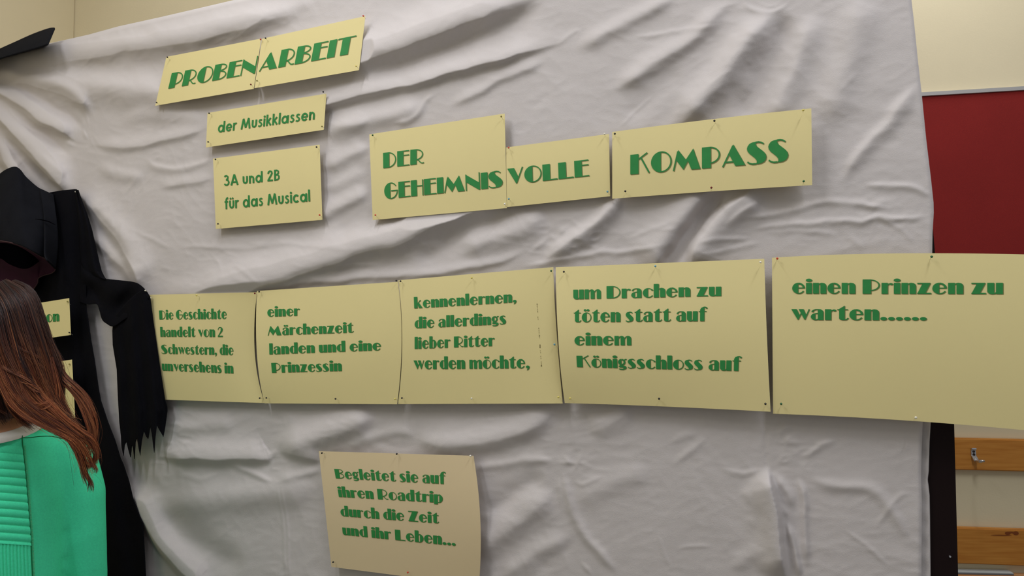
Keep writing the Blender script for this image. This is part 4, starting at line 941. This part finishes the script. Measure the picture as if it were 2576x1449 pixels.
# hanging sleeve with spiked edge
top_ = [(286, 800), (300, 770), (320, 750), (345, 735), (366, 729), (375, 742)]
bot = [(304, 1090), (306, 1125), (311, 1148), (314, 1120), (318, 1112), (324, 1135), (329, 1152), (332, 1118), (335, 1128), (338.5, 1158), (341, 1112), (345, 1102), (349, 1128), (353, 1148), (357, 1108), (362, 1085), (368, 1098), (373, 1104), (378, 1072), (382, 1090), (388, 1140), (391, 1100), (395, 1070), (400, 1080), (406, 1090), (411, 1100), (415, 1078), (421, 1034)]
nb = 200; bt = np.array(bot, float)
bx = np.linspace(304, 421, nb); by = np.interp(bx, bt[:, 0], bt[:, 1])
tp = resample(catmull(top_, 8), nb)
nl = 120; tt = np.linspace(0, 1, nl)[:, None]
midl = np.array([(286, 800), (283, 832), (284, 868), (294, 929), (297, 1001), (302, 1090), (304, 1146)], float)
midr = np.array([(375, 742), (378, 746), (386.5, 811), (401, 911), (415, 1004), (421.7, 1033), (421, 1050)], float)
ml_ = resample(midl, nl); mr_ = resample(midr, nl)
uu = np.linspace(0, 1, nb)[None]
px_ = ml_[:, :1] * (1 - uu) + mr_[:, :1] * uu
ytop = tp[:, 1][None]; ybot = by[None]
py_ = ytop + (ybot - ytop) * tt
# remap x so that columns follow the side edges at their own height
yl = np.interp(py_, midl[:, 1], midl[:, 0]); yr = np.interp(py_, midr[:, 1], midr[:, 0]); px_ = yl * (1 - uu) + yr * uu
px_[-12:] = px_[-12:] * (1 - np.linspace(0, 1, 12)[:, None]) + bx[None] * np.linspace(0, 1, 12)[:, None]
Ys = -.050 - .012 * np.sin(np.pi * uu) - .007 * np.sin(uu * 17 + tt * 1.5) * (.3 + .7 * tt) - .004 * vnoise(px_ / 25, py_ / 120, 31)
o = mesh('ragged_sleeve', P(px_, py_, Ys).reshape(-1, 3), gridfaces(nl, nb), m_robe, robe, True)
md = o.modifiers.new('thickness', 'SOLIDIFY'); md.thickness = .0012; md.offset = 0
pin(190, 482.5, -.052, 'white', 'silver pin holding the shoulder of the black robe', 'pins holding the black robe', .006)
pin(365.5, 731, -.058, 'white', 'silver pin holding the sleeve of the black robe beside the Geschichte sign', 'pins holding the black robe', .006)

# ------------------------------------------------------------------ black hat with purple lining, hanging over the robe
hat = empty('black_hat', P(20, 620, -.12)); tag(hat, 'black felt hat with dark purple lining hanging above the brown-haired woman', 'hat')
rim = [(-95, 609), (-70, 606), (-50, 604), (0, 606), (30, 611), (60, 621), (95, 640), (120, 656), (134, 668), (139, 677)]
topc = [(-95, 520), (-75, 502), (-50, 480), (0, 438), (20, 425), (38, 420), (50, 426), (66, 446), (100, 474), (134, 489)]
def crownY(u, t, px, py): return -.060 - .105 * np.sin(np.pi / 2 * u) * np.clip(np.sin(np.pi * np.clip(t * .86 + .1, 0, 1)), .12, 1) + .006 * np.sin(u * 5 + t * 9)
cr_o = loftpx('crown', topc, rim, 50, 90, crownY, m_felt, hat, thick=.003)
def sideY(u, t, px, py): return -.060 - .03 * np.sin(np.pi * t) * (1 - u)
loftpx('brim_side', [(134, 489), (141, 540), (146, 600), (143, 650), (139, 677)], [(100, 474), (110, 540), (112, 600), (112, 640), (118, 655)], 12, 40, lambda u, t, px, py: -.0600 - .055 * u * np.sin(np.pi / 2 * t) - .030 * t, m_felt, hat, thick=.003)
lin = [(-95, 785), (-75, 790), (-50, 790), (0, 775), (40, 755), (75, 737), (88, 724), (96, 710), (97, 701), (139, 677)]
linb = [(-95, 785), (-75, 790), (-50, 790), (0, 775), (40, 755), (75, 737), (87, 724), (95, 711), (97, 700), (110, 693), (128, 688), (137, 682), (139, 677)]
rimr = [(-95, 609), (-70, 606), (-50, 604), (0, 606), (30, 611), (60, 621), (95, 640), (120, 656), (134, 668), (139, 677)]
def rimdepth(t): return -.060 - .105 * np.clip(np.sin(np.pi * np.clip(t * .86 + .1, 0, 1)), .12, 1)
loftpx('lining', rimr, linb, 30, 90, lambda u, t, px, py: rimdepth(t) * (1 - u) + (-.070) * u + .03 * np.sin(np.pi * u) * np.sin(np.pi * t), m_purple, hat, thick=.0)
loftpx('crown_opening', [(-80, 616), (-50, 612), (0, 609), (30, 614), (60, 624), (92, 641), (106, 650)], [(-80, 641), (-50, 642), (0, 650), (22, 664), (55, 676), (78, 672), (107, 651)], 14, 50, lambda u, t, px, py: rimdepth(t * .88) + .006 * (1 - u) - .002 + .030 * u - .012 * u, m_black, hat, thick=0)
rp = catmull(rimr, 8); rt = np.linspace(0, 1, 73); rr = resample(rp, 73)
V, Fc = tube(P(rr[:, 0], rr[:, 1], rimdepth(rt) - .001), .0016, 6); mesh('rim_piping', V, Fc, m_rim, hat, True)
lb = resample(catmull(linb[5:], 6), 40); V, Fc = tube(P(lb[:, 0], lb[:, 1], np.full(40, -.0715)), .0014, 6); mesh('lining_piping', V, Fc, m_rim, hat, True)
# band fold across the crown
V, Fc = tube(P(np.array([88, 105, 122, 140]), np.array([551, 553, 557, 566]), np.array([-.128, -.120, -.11, -.095])), [.0005, .0016, .0016, .0005], 6); mesh('crown_crease', V, Fc, m_black, hat, True)

# second black hat above, its brim tip over the top edge of the cloth
h2 = empty('wide_brim_hat', P(-60, 110, -.12)); tag(h2, 'black hat brim tip poking over the top left edge of the cloth', 'hat')
up = [(-80, 165), (-50, 148), (0, 124), (40, 106), (80, 88), (112, 76), (128, 71.5), (138, 71)]
lo = [(-80, 180), (-50, 168), (0, 148), (40, 136), (80, 125), (100, 119), (112, 115), (120, 112)]
loftpx('brim', up, lo, 22, 70, lambda u, t, px, py: -.050 - .07 * u - .01 * np.sin(np.pi * u), m_felt, h2, thick=.004)
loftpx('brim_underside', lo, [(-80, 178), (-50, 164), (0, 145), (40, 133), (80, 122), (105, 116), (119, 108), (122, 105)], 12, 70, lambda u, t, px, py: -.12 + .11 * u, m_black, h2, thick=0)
# its crown, out of the picture to the left
cc = P(-58, 120, -.07)
V = []; nr = 14
for (rz, rr_) in ((-.01, .040), (.02, .039), (.08, .035), (.13, .028), (.145, .02), (.148, .001)):
    for q in range(24): a_ = 2 * np.pi * q / 24; V.append((cc[0] + rr_ * math.cos(a_), cc[1] + rr_ * .9 * math.sin(a_), cc[2] + rz))
mesh('crown', V, gridfaces(6, 24, True), m_felt, h2, True)

# ------------------------------------------------------------------ woman seen from behind, lower left
NZ = 1.375
nk = D(-45, 1086, NZ)                                  # nape of the neck
fwd = np.array([nk[0] - CAM[0], nk[1] - CAM[1], 0]); fwd /= np.linalg.norm(fwd)
rgt = np.array([fwd[1], -fwd[0], 0])
if (rgt @ (M @ np.array([1., 0, 0]))) < 0: rgt = -rgt
up3 = np.array([0, 0, 1.])
neck0 = nk + fwd * .065
def L(x, y, z): return neck0 + rgt * x + fwd * y + up3 * z          # person frame, z relative to the nape
woman = empty('person', (neck0[0], neck0[1], 0)); tag(woman, 'person seen from behind in a green ribbed sweater with long auburn hair', 'person')
def ellipsoid(c, r, ax=None, nu=24, nv=16):
    ax = np.stack([rgt, fwd, up3]) if ax is None else ax
    V = []
    for i in range(nv + 1):
        p = math.pi * i / nv
        for j in range(nu):
            a = 2 * math.pi * j / nu
            V.append(np.asarray(c) + np.array([r[0] * math.sin(p) * math.cos(a), r[1] * math.sin(p) * math.sin(a), r[2] * math.cos(p)]) @ ax)
    return V, [tuple(f) for f in gridfaces(nv + 1, nu, True)]
def loft(rings, n=28):
    """rings: (x, y, z, rx, ry) in the person frame"""
    V = []
    for x, y, z, rx, ry in rings:
        for j in range(n):
            a = 2 * math.pi * j / n
            ca, sa = math.cos(a), math.sin(a); e = .85
            V.append(L(x + rx * math.copysign(abs(ca) ** e, ca), y + ry * math.copysign(abs(sa) ** e, sa), z))
    m_ = len(rings); return V, [tuple(f) for f in gridfaces(m_, n, True)] + [tuple(range(n)), tuple(range((m_ - 1) * n, m_ * n))[::-1]]
def limb(pts, r, sides=18): 
    return tube([L(*p) for p in pts], r, sides)
def fuse(name, mb, voxel, m, smooth=6, parent=woman):
    o = mb.build('tmp', m)
    bm = bmesh.new(); bm.from_mesh(o.data); bmesh.ops.recalc_face_normals(bm, faces=bm.faces); bm.to_mesh(o.data); bm.free()
    r_ = o.modifiers.new('r', 'REMESH'); r_.mode = 'VOXEL'; r_.voxel_size = voxel
    s = o.modifiers.new('s', 'SMOOTH'); s.iterations = smooth; s.factor = .5
    dg = bpy.context.evaluated_depsgraph_get(); me = bpy.data.meshes.new_from_object(o.evaluated_get(dg))
    bpy.data.objects.remove(o); me.name = name; me.polygons.foreach_set('use_smooth', [True] * len(me.polygons))
    if not me.materials: me.materials.append(m)
    q = bpy.data.objects.new(name, me); COL.objects.link(q); q.parent = parent; q.matrix_parent_inverse = Matrix.Translation(-parent.location); return q
zf = -neck0[2]                                         # floor in the person frame
body = MB()
body.add(*loft([(0, .0, -.10, .10, .07), (0, .005, -.03, .066, .058), (0, .012, .03, .055, .055), (0, .02, .09, .056, .058), (0, .03, .15, .06, .06)]))
body.add(*ellipsoid(L(.005, -.002, -.014), (.104, .064, .036)))     # slope from neck to shoulders
body.add(*ellipsoid(L(0, .025, .185), (.074, .094, .108)))       # skull
body.add(*ellipsoid(L(0, .065, .135), (.056, .062, .078)))       # face
body.add(*ellipsoid(L(0, .115, .085), (.026, .022, .022)))       # chin
V, Fc = limb([(0, .122, .175), (0, .136, .148), (0, .146, .130)], [.008, .010, .013], 10); body.add(V, Fc)   # nose
for sx in (-1, 1):
    body.add(*ellipsoid(L(sx * .076, .035, .155), (.010, .020, .030)))     # ears
body.add(*loft([(0, .01, -.66, .15, .10), (0, .01, -.5, .13, .095), (0, .01, -.38, .12, .09), (0, .01, -.2, .145, .095), (0, .01, -.08, .14, .075), (0, .01, -.03, .08, .055)]))
for sx in (-1, 1):
    body.add(*limb([(sx * .15, .01, -.07), (sx * .185, .01, -.20), (sx * .20, .02, -.35), (sx * .205, .05, -.48), (sx * .205, .09, -.585)], [.045, .042, .036, .032, .024]))
    body.add(*ellipsoid(L(sx * .203, .105, -.635), (.016, .036, .046)))   # palm
    for k, (fy_, ln) in enumerate(((.078, .058), (.096, .070), (.114, .076), (.132, .068))):
        body.add(*limb([(sx * .203, fy_, -.665), (sx * .201, fy_ + .002, -.69 - ln * .25), (sx * .195, fy_ + .002, -.69 - ln * .6), (sx * .186, fy_, -.685 - ln * .9)], [.0085, .008, .0075, .006], 8))
    body.add(*limb([(sx * .20, .135, -.62), (sx * .196, .152, -.645), (sx * .192, .160, -.675), (sx * .188, .160, -.698)], [.011, .010, .009, .007], 8))
    body.add(*limb([(sx * .075, .01, -.60), (sx * .08, .015, -.80), (sx * .085, .01, -1.02), (sx * .085, .0, -1.2), (sx * .085, -.005, zf + .07)], [.088, .078, .056, .05, .034]))
    body.add(*ellipsoid(L(sx * .088, .06, zf + .035), (.036, .115, .033)))
fuse('body', body, .007, m_skin, 4)
for sx in (-1, 1):
    V, Fc = ellipsoid(L(sx * .028, .110, .170), (.012, .012, .010)); mesh('eye', V, Fc, m_eye, woman, True)
    V, Fc = ellipsoid(L(sx * .028, .1195, .170), (.005, .004, .005)); mesh('iris', V, Fc, m_iris, woman, True)
V, Fc = limb([(-.022, .126, .105), (-.008, .136, .108), (0, .137, .107), (.008, .136, .108), (.022, .126, .105)], [.002, .0055, .005, .0055, .002], 8); mesh('mouth', V, Fc, m_lip, woman, True)
tr_ = MB(); tr_.add(*loft([(0, .01, -.70, .165, .12), (0, .01, -.62, .165, .118), (0, .01, -.53, .148, .108)]))
for sx in (-1, 1): tr_.add(*limb([(sx * .075, .01, -.66), (sx * .082, .015, -.82), (sx * .086, .01, -1.02), (sx * .087, .0, -1.2), (sx * .087, -.005, zf + .06)], [.098, .088, .068, .062, .055]))
fuse('trousers', tr_, .012, m_jeans)
for sx in (-1, 1):
    V, Fc = ellipsoid(L(sx * .088, .06, zf + .038), (.044, .128, .038)); mesh('shoe', V, Fc, m_black, woman, True)
sw = MB()
sw.add(*loft([(0, -.00, -.002, .090, .064), (0, .0, -.022, .118, .068), (0, .004, -.045, .148, .078), (0, .006, -.09, .166, .090), (0, .008, -.16, .168, .102), (0, .01, -.28, .160, .106), (0, .01, -.40, .148, .104), (0, .01, -.52, .158, .112), (0, .01, -.62, .170, .122)]))
for sx in (-1, 1):
    sw.add(*limb([(sx * .085, .0, -.045), (sx * .135, .0, -.062), (sx * .162, .0, -.10), (sx * .178, .0, -.17), (sx * .185, .004, -.26), (sx * .195, .015, -.36), (sx * .205, .045, -.47), (sx * .205, .085, -.575)], [.040, .050, .056, .056, .052, .047, .043, .036]))
sweater = fuse('sweater', sw, .007, m_sweat, 10)
# project ribbed back panel, seam and collar on the sweater
bmv = bmesh.new(); bmv.from_mesh(sweater.data); BV = BVHTree.FromBMesh(bmv)
def hit(px, py, off=.0):
    d = ray(px, py); d = d / np.linalg.norm(d)
    loc, nrm, idx, dist = BV.ray_cast(Vector(CAM), Vector(d))
    if loc is None: return None
    return np.array(loc) + np.array(nrm) * off
seam = [(54, 1088), (55, 1110), (57, 1130), (60, 1160), (64, 1200), (68, 1250), (72, 1300), (76, 1350), (78, 1400), (80, 1449), (82, 1500)]
seamx = lambda y: np.interp(y, [s[1] for s in seam], [s[0] for s in seam])
ys = np.linspace(1118, 1366, 260); us = np.linspace(0, 1, 40); V = []; ok = True
RIBS = 12.4
for i, y in enumerate(ys):
    for u in us:
        x = -150 + (seamx(y) + 150) * u; yy = y + 10 * (u ** 2) - 4
        ph = (y - 1118) / (248 / RIBS)
        off = .0012 + .0034 * abs(math.sin(math.pi * ph)) ** .6 * min(1, (y - 1110) / 50)
        h = hit(x, yy, off)
        V.append(h if h is not None else (V[-1] if V else nk))
mesh('ribbed_panel', V, gridfaces(len(ys), len(us)), m_sweat, woman, True)
ys = np.linspace(1364, 1500, 20); us = np.linspace(0, 1, 300); V = []
for y in ys:
    for u in us:
        x = -150 + (seamx(y) + 150) * u; off = .0012 + .0024 * abs(math.sin(math.pi * u * 26)) ** .7
        h = hit(x, y + 10 * u * u - 4, off); V.append(h if h is not None else (V[-1] if V else nk))
mesh('ribbed_waist', V, gridfaces(len(ys), len(us)), m_sweat, woman, True)
V, Fc = tube([h for h in (hit(seamx(y) + .5, y, .0018) for y in np.linspace(1096, 1490, 70)) if h is not None], .0010, 6); mesh('seam', V, Fc, m_seam, woman, True)
mb = MB()
for y in np.arange(1122, 1480, 3.1):
    a = hit(seamx(y) + 3, y, .0012); b = hit(seamx(y) + 7.5, y + .5, .0012)
    if a is None or b is None: continue
    mb.add(*tube([a, (a + b) / 2 + (CAM - a) * .0008, b], [.0003, .0007, .0003], 5))
st = mb.build('stitches', m_stitch, woman, True); st['kind'] = 'stuff'
V, Fc = tube([h for h in (hit(x, y, .0004) for x, y in catmull([(56, 1101), (75, 1101), (100, 1098), (130, 1098), (160, 1104)], 6)) if h is not None], .0009, 6); mesh('shoulder_seam', V, Fc, m_seam, woman, True)
# white collar band: a ring round the neck, low at the nape
cv = []; nc = 64
for q in range(nc):
    a = 2 * math.pi * q / nc; ca, sa = math.cos(a), math.sin(a)
    dip = -.022 * max(0, -sa) ** 1.5 - .05 * max(0, sa) ** 1.5
    for (r_, z_) in ((1.08, -.010), (1.07, -.003), (1.0, .003), (.94, .009), (.90, .010), (.87, .006), (.9, -.008)):
        cv.append(L(r_ * .098 * ca, .0 + r_ * .072 * sa, z_ + dip + .004))
cf = gridfaces(nc, 7); last = np.arange((nc - 1) * 7, nc * 7); 
cf = np.vstack([cf, np.stack([last[:-1], np.arange(0, 6), np.arange(1, 7), last[1:]], -1)])
mesh('collar', cv, cf, m_white, woman, True)

# hair: a dark under-volume and several thousand strands along guide locks
hb = MB()
hb.add(*ellipsoid(L(0.0, .005, .195), (.092, .112, .118)))
hb.add(*loft([(0.0, -.005, .20, .090, .085), (.012, -.02, .13, .102, .070), (.022, -.035, .07, .102, .055), (.016, -.035, .035, .085, .042), (.0, -.03, .02, .06, .03)]))
hairb = MB()
under = fuse('hair_base', hb, .009, mat('dark_hair_base', S(34, 20, 20), .6, noise=.3, nscale=60), 4)
# hide nothing of the face: the base is clipped in front of the ears
bmh = bmesh.new(); bmh.from_mesh(under.data)
bmh.verts.ensure_lookup_table()
kill = [v for v in bmh.verts if (np.array(v.co) - L(0, .085, .16)) @ fwd > 0 and (np.array(v.co) - neck0)[2] < .225]
bmesh.ops.delete(bmh, geom=kill, context='VERTS'); bmh.to_mesh(under.data); bmh.free()
GUIDES = [
 # (pixel guide with depth offset towards camera in cm), radius px, strands, copper 0..1
 ([(30, 716, 4), (70, 740, 5), (90, 800, 6), (114, 870, 6.5), (140, 930, 7), (148, 985, 7.5), (145, 1030, 8), (150, 1065, 8)], 17, 300, .35),
 ([(10, 714, 5), (55, 745, 7), (80, 810, 8), (104, 880, 8), (128, 945, 8), (150, 1010, 8.5), (175, 1060, 9), (210, 1100, 9)], 18, 300, .45),
 ([(-5, 716, 6), (30, 760, 8.5), (55, 830, 9.5), (80, 900, 10), (105, 965, 10), (140, 1030, 10), (185, 1080, 10), (222, 1120, 9)], 20, 330, .6),
 ([(-20, 720, 6), (8, 790, 9.5), (30, 870, 10.5), (55, 930, 11), (85, 985, 11), (130, 1030, 11), (170, 1070, 10.5), (215, 1105, 10)], 20, 330, .75),
 ([(-40, 730, 6), (-10, 810, 10), (8, 880, 11), (30, 940, 11.5), (60, 1000, 12), (105, 1040, 12), (160, 1075, 11), (205, 1120, 10), (222, 1165, 9.5)], 19, 330, .8),
 ([(-60, 740, 6), (-25, 830, 10), (-5, 900, 11), (15, 960, 12), (42, 1015, 12.5), (85, 1048, 12.5), (140, 1080, 12), (185, 1110, 11), (205, 1160, 10.5), (220, 1215, 10)], 15, 240, .85),
 ([(40, 880, 8), (42, 930, 10.5), (50, 980, 11.5), (80, 1020, 12), (115, 1022, 12), (130, 1015, 11)], 12, 120, 1.0),
 ([(-60, 760, 7), (-30, 850, 10), (-12, 920, 10), (-8, 985, 9.5), (2, 1040, 9), (12, 1068, 8.5)], 20, 260, .08),
 ([(-80, 780, 6), (-50, 870, 9), (-35, 940, 9), (-30, 1000, 9), (-28, 1045, 8.5)], 24, 260, .1),
 ([(10, 860, 9), (25, 920, 10), (35, 970, 10), (45, 1015, 10), (60, 1050, 9.5), (95, 1075, 9.5)], 22, 260, .35),
 ([(-20, 900, 7), (0, 960, 7.5), (20, 1010, 8), (35, 1050, 8)], 24, 200, .1),
 ([(20, 940, 8.5), (40, 1000, 9), (52, 1045, 9.2), (64, 1064, 9.2)], 17, 170, .12),
 ([(-25, 930, 8), (-5, 1000, 8.5), (15, 1040, 9), (30, 1056, 9)], 19, 170, .06),
 # outer loop
 ([(140, 905, 6), (160, 945, 6.5), (186, 970, 7), (212, 1000, 7), (232, 1045, 7.5), (239, 1090, 8), (228, 1125, 8.5), (205, 1130, 9)], 7, 200, .7),
 ([(150, 960, 7), (180, 985, 7), (205, 1020, 7.5), (220, 1060, 8), (222, 1095, 8.5), (205, 1120, 9), (180, 1115, 9.5)], 6, 110, .6),
 ([(120, 1010, 9), (150, 1050, 9.5), (190, 1085, 9.5), (225, 1105, 9), (240, 1135, 8.5), (232, 1170, 8.5), (214, 1165, 9), (210, 1145, 9.5)], 9, 220, .9),
 ([(150, 1080, 10), (185, 1115, 10), (205, 1150, 10), (212, 1185, 9.5), (228, 1215, 9), (228, 1238, 9)], 7, 130, .45),
 ([(170, 1090, 10), (200, 1110, 10), (222, 1150, 9), (240, 1175, 8.5), (238, 1190, 8.5)], 6, 110, .8),
 ([(125, 900, 8), (135, 950, 8.5), (145, 1000, 9), (150, 1040, 9), (140, 1075, 9.5)], 8, 110, .95),
 ([(-20, 880, 10), (5, 915, 11.5), (30, 935, 12), (70, 960, 12), (105, 985, 11.5)], 8, 90, .9),
 ([(14, 800, 9), (30, 850, 10), (55, 880, 10.5), (90, 900, 10), (110, 930, 9.5)], 5, 50, .85),
]
for gx_, (ox, oy) in enumerate([(-135, 0), (-165, 20), (-190, 60)]):
    GUIDES.append(([(-60 - 14 * gx_, 722 + 8 * gx_, 4), (-110 - 10 * gx_, 780, 7), (-140 - 10 * gx_, 870, 7), (-160 - 6 * gx_, 960, 7), (-170, 1060, 7.5), (-160, 1160, 7)], 22, 110, .5))
NS = 22; VV = []; CC = []; tot = 0
dk = np.array(S(24, 14, 16)[:3]); dk2 = np.array(S(62, 34, 32)[:3]); cp = np.array(S(142, 66, 36)[:3]); cp2 = np.array(S(222, 146, 90)[:3])
for guide, rad, ns, cop in GUIDES:
    g = np.array(guide, float); c = resample(catmull(g, 8), NS)
    base_ = D(c[:, 0], c[:, 1], NZ + .065 - c[:, 2] * .01)
    t = np.linspace(0, 1, NS)
    tg = np.gradient(base_, axis=0); tg /= np.linalg.norm(tg, axis=1)[:, None]
    vd = base_ - CAM; vd /= np.linalg.norm(vd, axis=1)[:, None]
    a = np.cross(tg, vd); a /= np.linalg.norm(a, axis=1)[:, None]; b = np.cross(tg, a)
    R0 = rad * .00085
    for k in range(int(ns * 1.75)):
        if k % 22 == 0:          # hairs gather in small wavy locks
            cx_, cy_ = RNG.uniform(-1, 1, 2) * R0 * .85; cph = RNG.uniform(0, 6.28); cfq = RNG.uniform(.9, 2.2); cwb = RNG.uniform(.002, .0065); cbr = RNG.normal(0, .2); crd = RNG.uniform(.12, .38) * R0
        qx = cx_ + RNG.normal(0, 1) * crd * .6; qy = cy_ + RNG.normal(0, 1) * crd * .6
        th = math.atan2(qy, qx); rr = min(math.hypot(qx, qy), R0 * 1.15)
        ph = cph + RNG.normal(0, .25); fq = cfq; wob = cwb * RNG.uniform(.85, 1.15)
        prof = (.75 + .5 * np.sin(np.pi * np.minimum(1, t * 1.2))) * (1 - .35 * t)
        tw = th + .7 * t
        off = a * (np.cos(tw) * rr * prof)[:, None] + b * (np.sin(tw) * rr * prof * .6)[:, None]
        off += a * (wob * np.sin(fq * 6.28 * t + ph) * t)[:, None] + b * (wob * np.cos(fq * 6.28 * t + ph) * t)[:, None]
        if RNG.random() < .05: off += a * (RNG.normal(0, .012) * t ** 2)[:, None]
        e = RNG.uniform(.78, 1.0); p = base_ + off
        p = np.stack([np.interp(t * e, t, p[:, q]) for q in range(3)], -1)
        w = RNG.uniform(.00024, .00052) * (1 - .6 * t)
        tri_ = np.stack([p + a * w[:, None], p - a * w[:, None] * .5 + b * w[:, None] * .8, p - a * w[:, None] * .5 - b * w[:, None] * .8], 1)
        VV.append(tri_)
        yy = np.clip((c[:, 1] - 800) / 260, 0, 1); f = np.clip(yy * cop * 1.05 + cbr * (.3 + yy) + RNG.normal(0, .12), 0, 1)[:, None]
        d0 = dk + (dk2 - dk) * RNG.random(); c0 = cp + (cp2 - cp) * (RNG.random() ** 1.6) if RNG.random() > .25 else cp * .45
        CC.append((d0 * (1 - f) + c0 * f)[:, None, :].repeat(3, 1)); tot += 1
VV = np.stack(VV); CC = np.stack(CC)                     # strand, ring, 3, xyz
gf = gridfaces(NS, 3, True)
Fh = (gf[None] + (np.arange(tot) * NS * 3)[:, None, None]).reshape(-1, 4)
m_hair = bpy.data.materials.new('auburn_hair'); m_hair.use_nodes = True
b_ = m_hair.node_tree.nodes['Principled BSDF']; at = m_hair.node_tree.nodes.new('ShaderNodeAttribute'); at.attribute_name = 'strand_colour'
m_hair.node_tree.links.new(at.outputs['Color'], b_.inputs['Base Color']); b_.inputs['Roughness'].default_value = .42; b_.inputs['Specular IOR Level'].default_value = .45
ho = mesh('hair', VV.reshape(-1, 3), Fh, m_hair, woman, True)
ca_ = ho.data.attributes.new('strand_colour', 'FLOAT_COLOR', 'POINT')
ca_.data.foreach_set('color', np.concatenate([CC.reshape(-1, 3), np.ones((tot * NS * 3, 1))], 1).ravel())
ho['kind'] = 'stuff'
print('hair strands', tot, 'camera', CAM, 'XL', XL, 'XR', XR0, 'corner', cor, 'nape', nk)
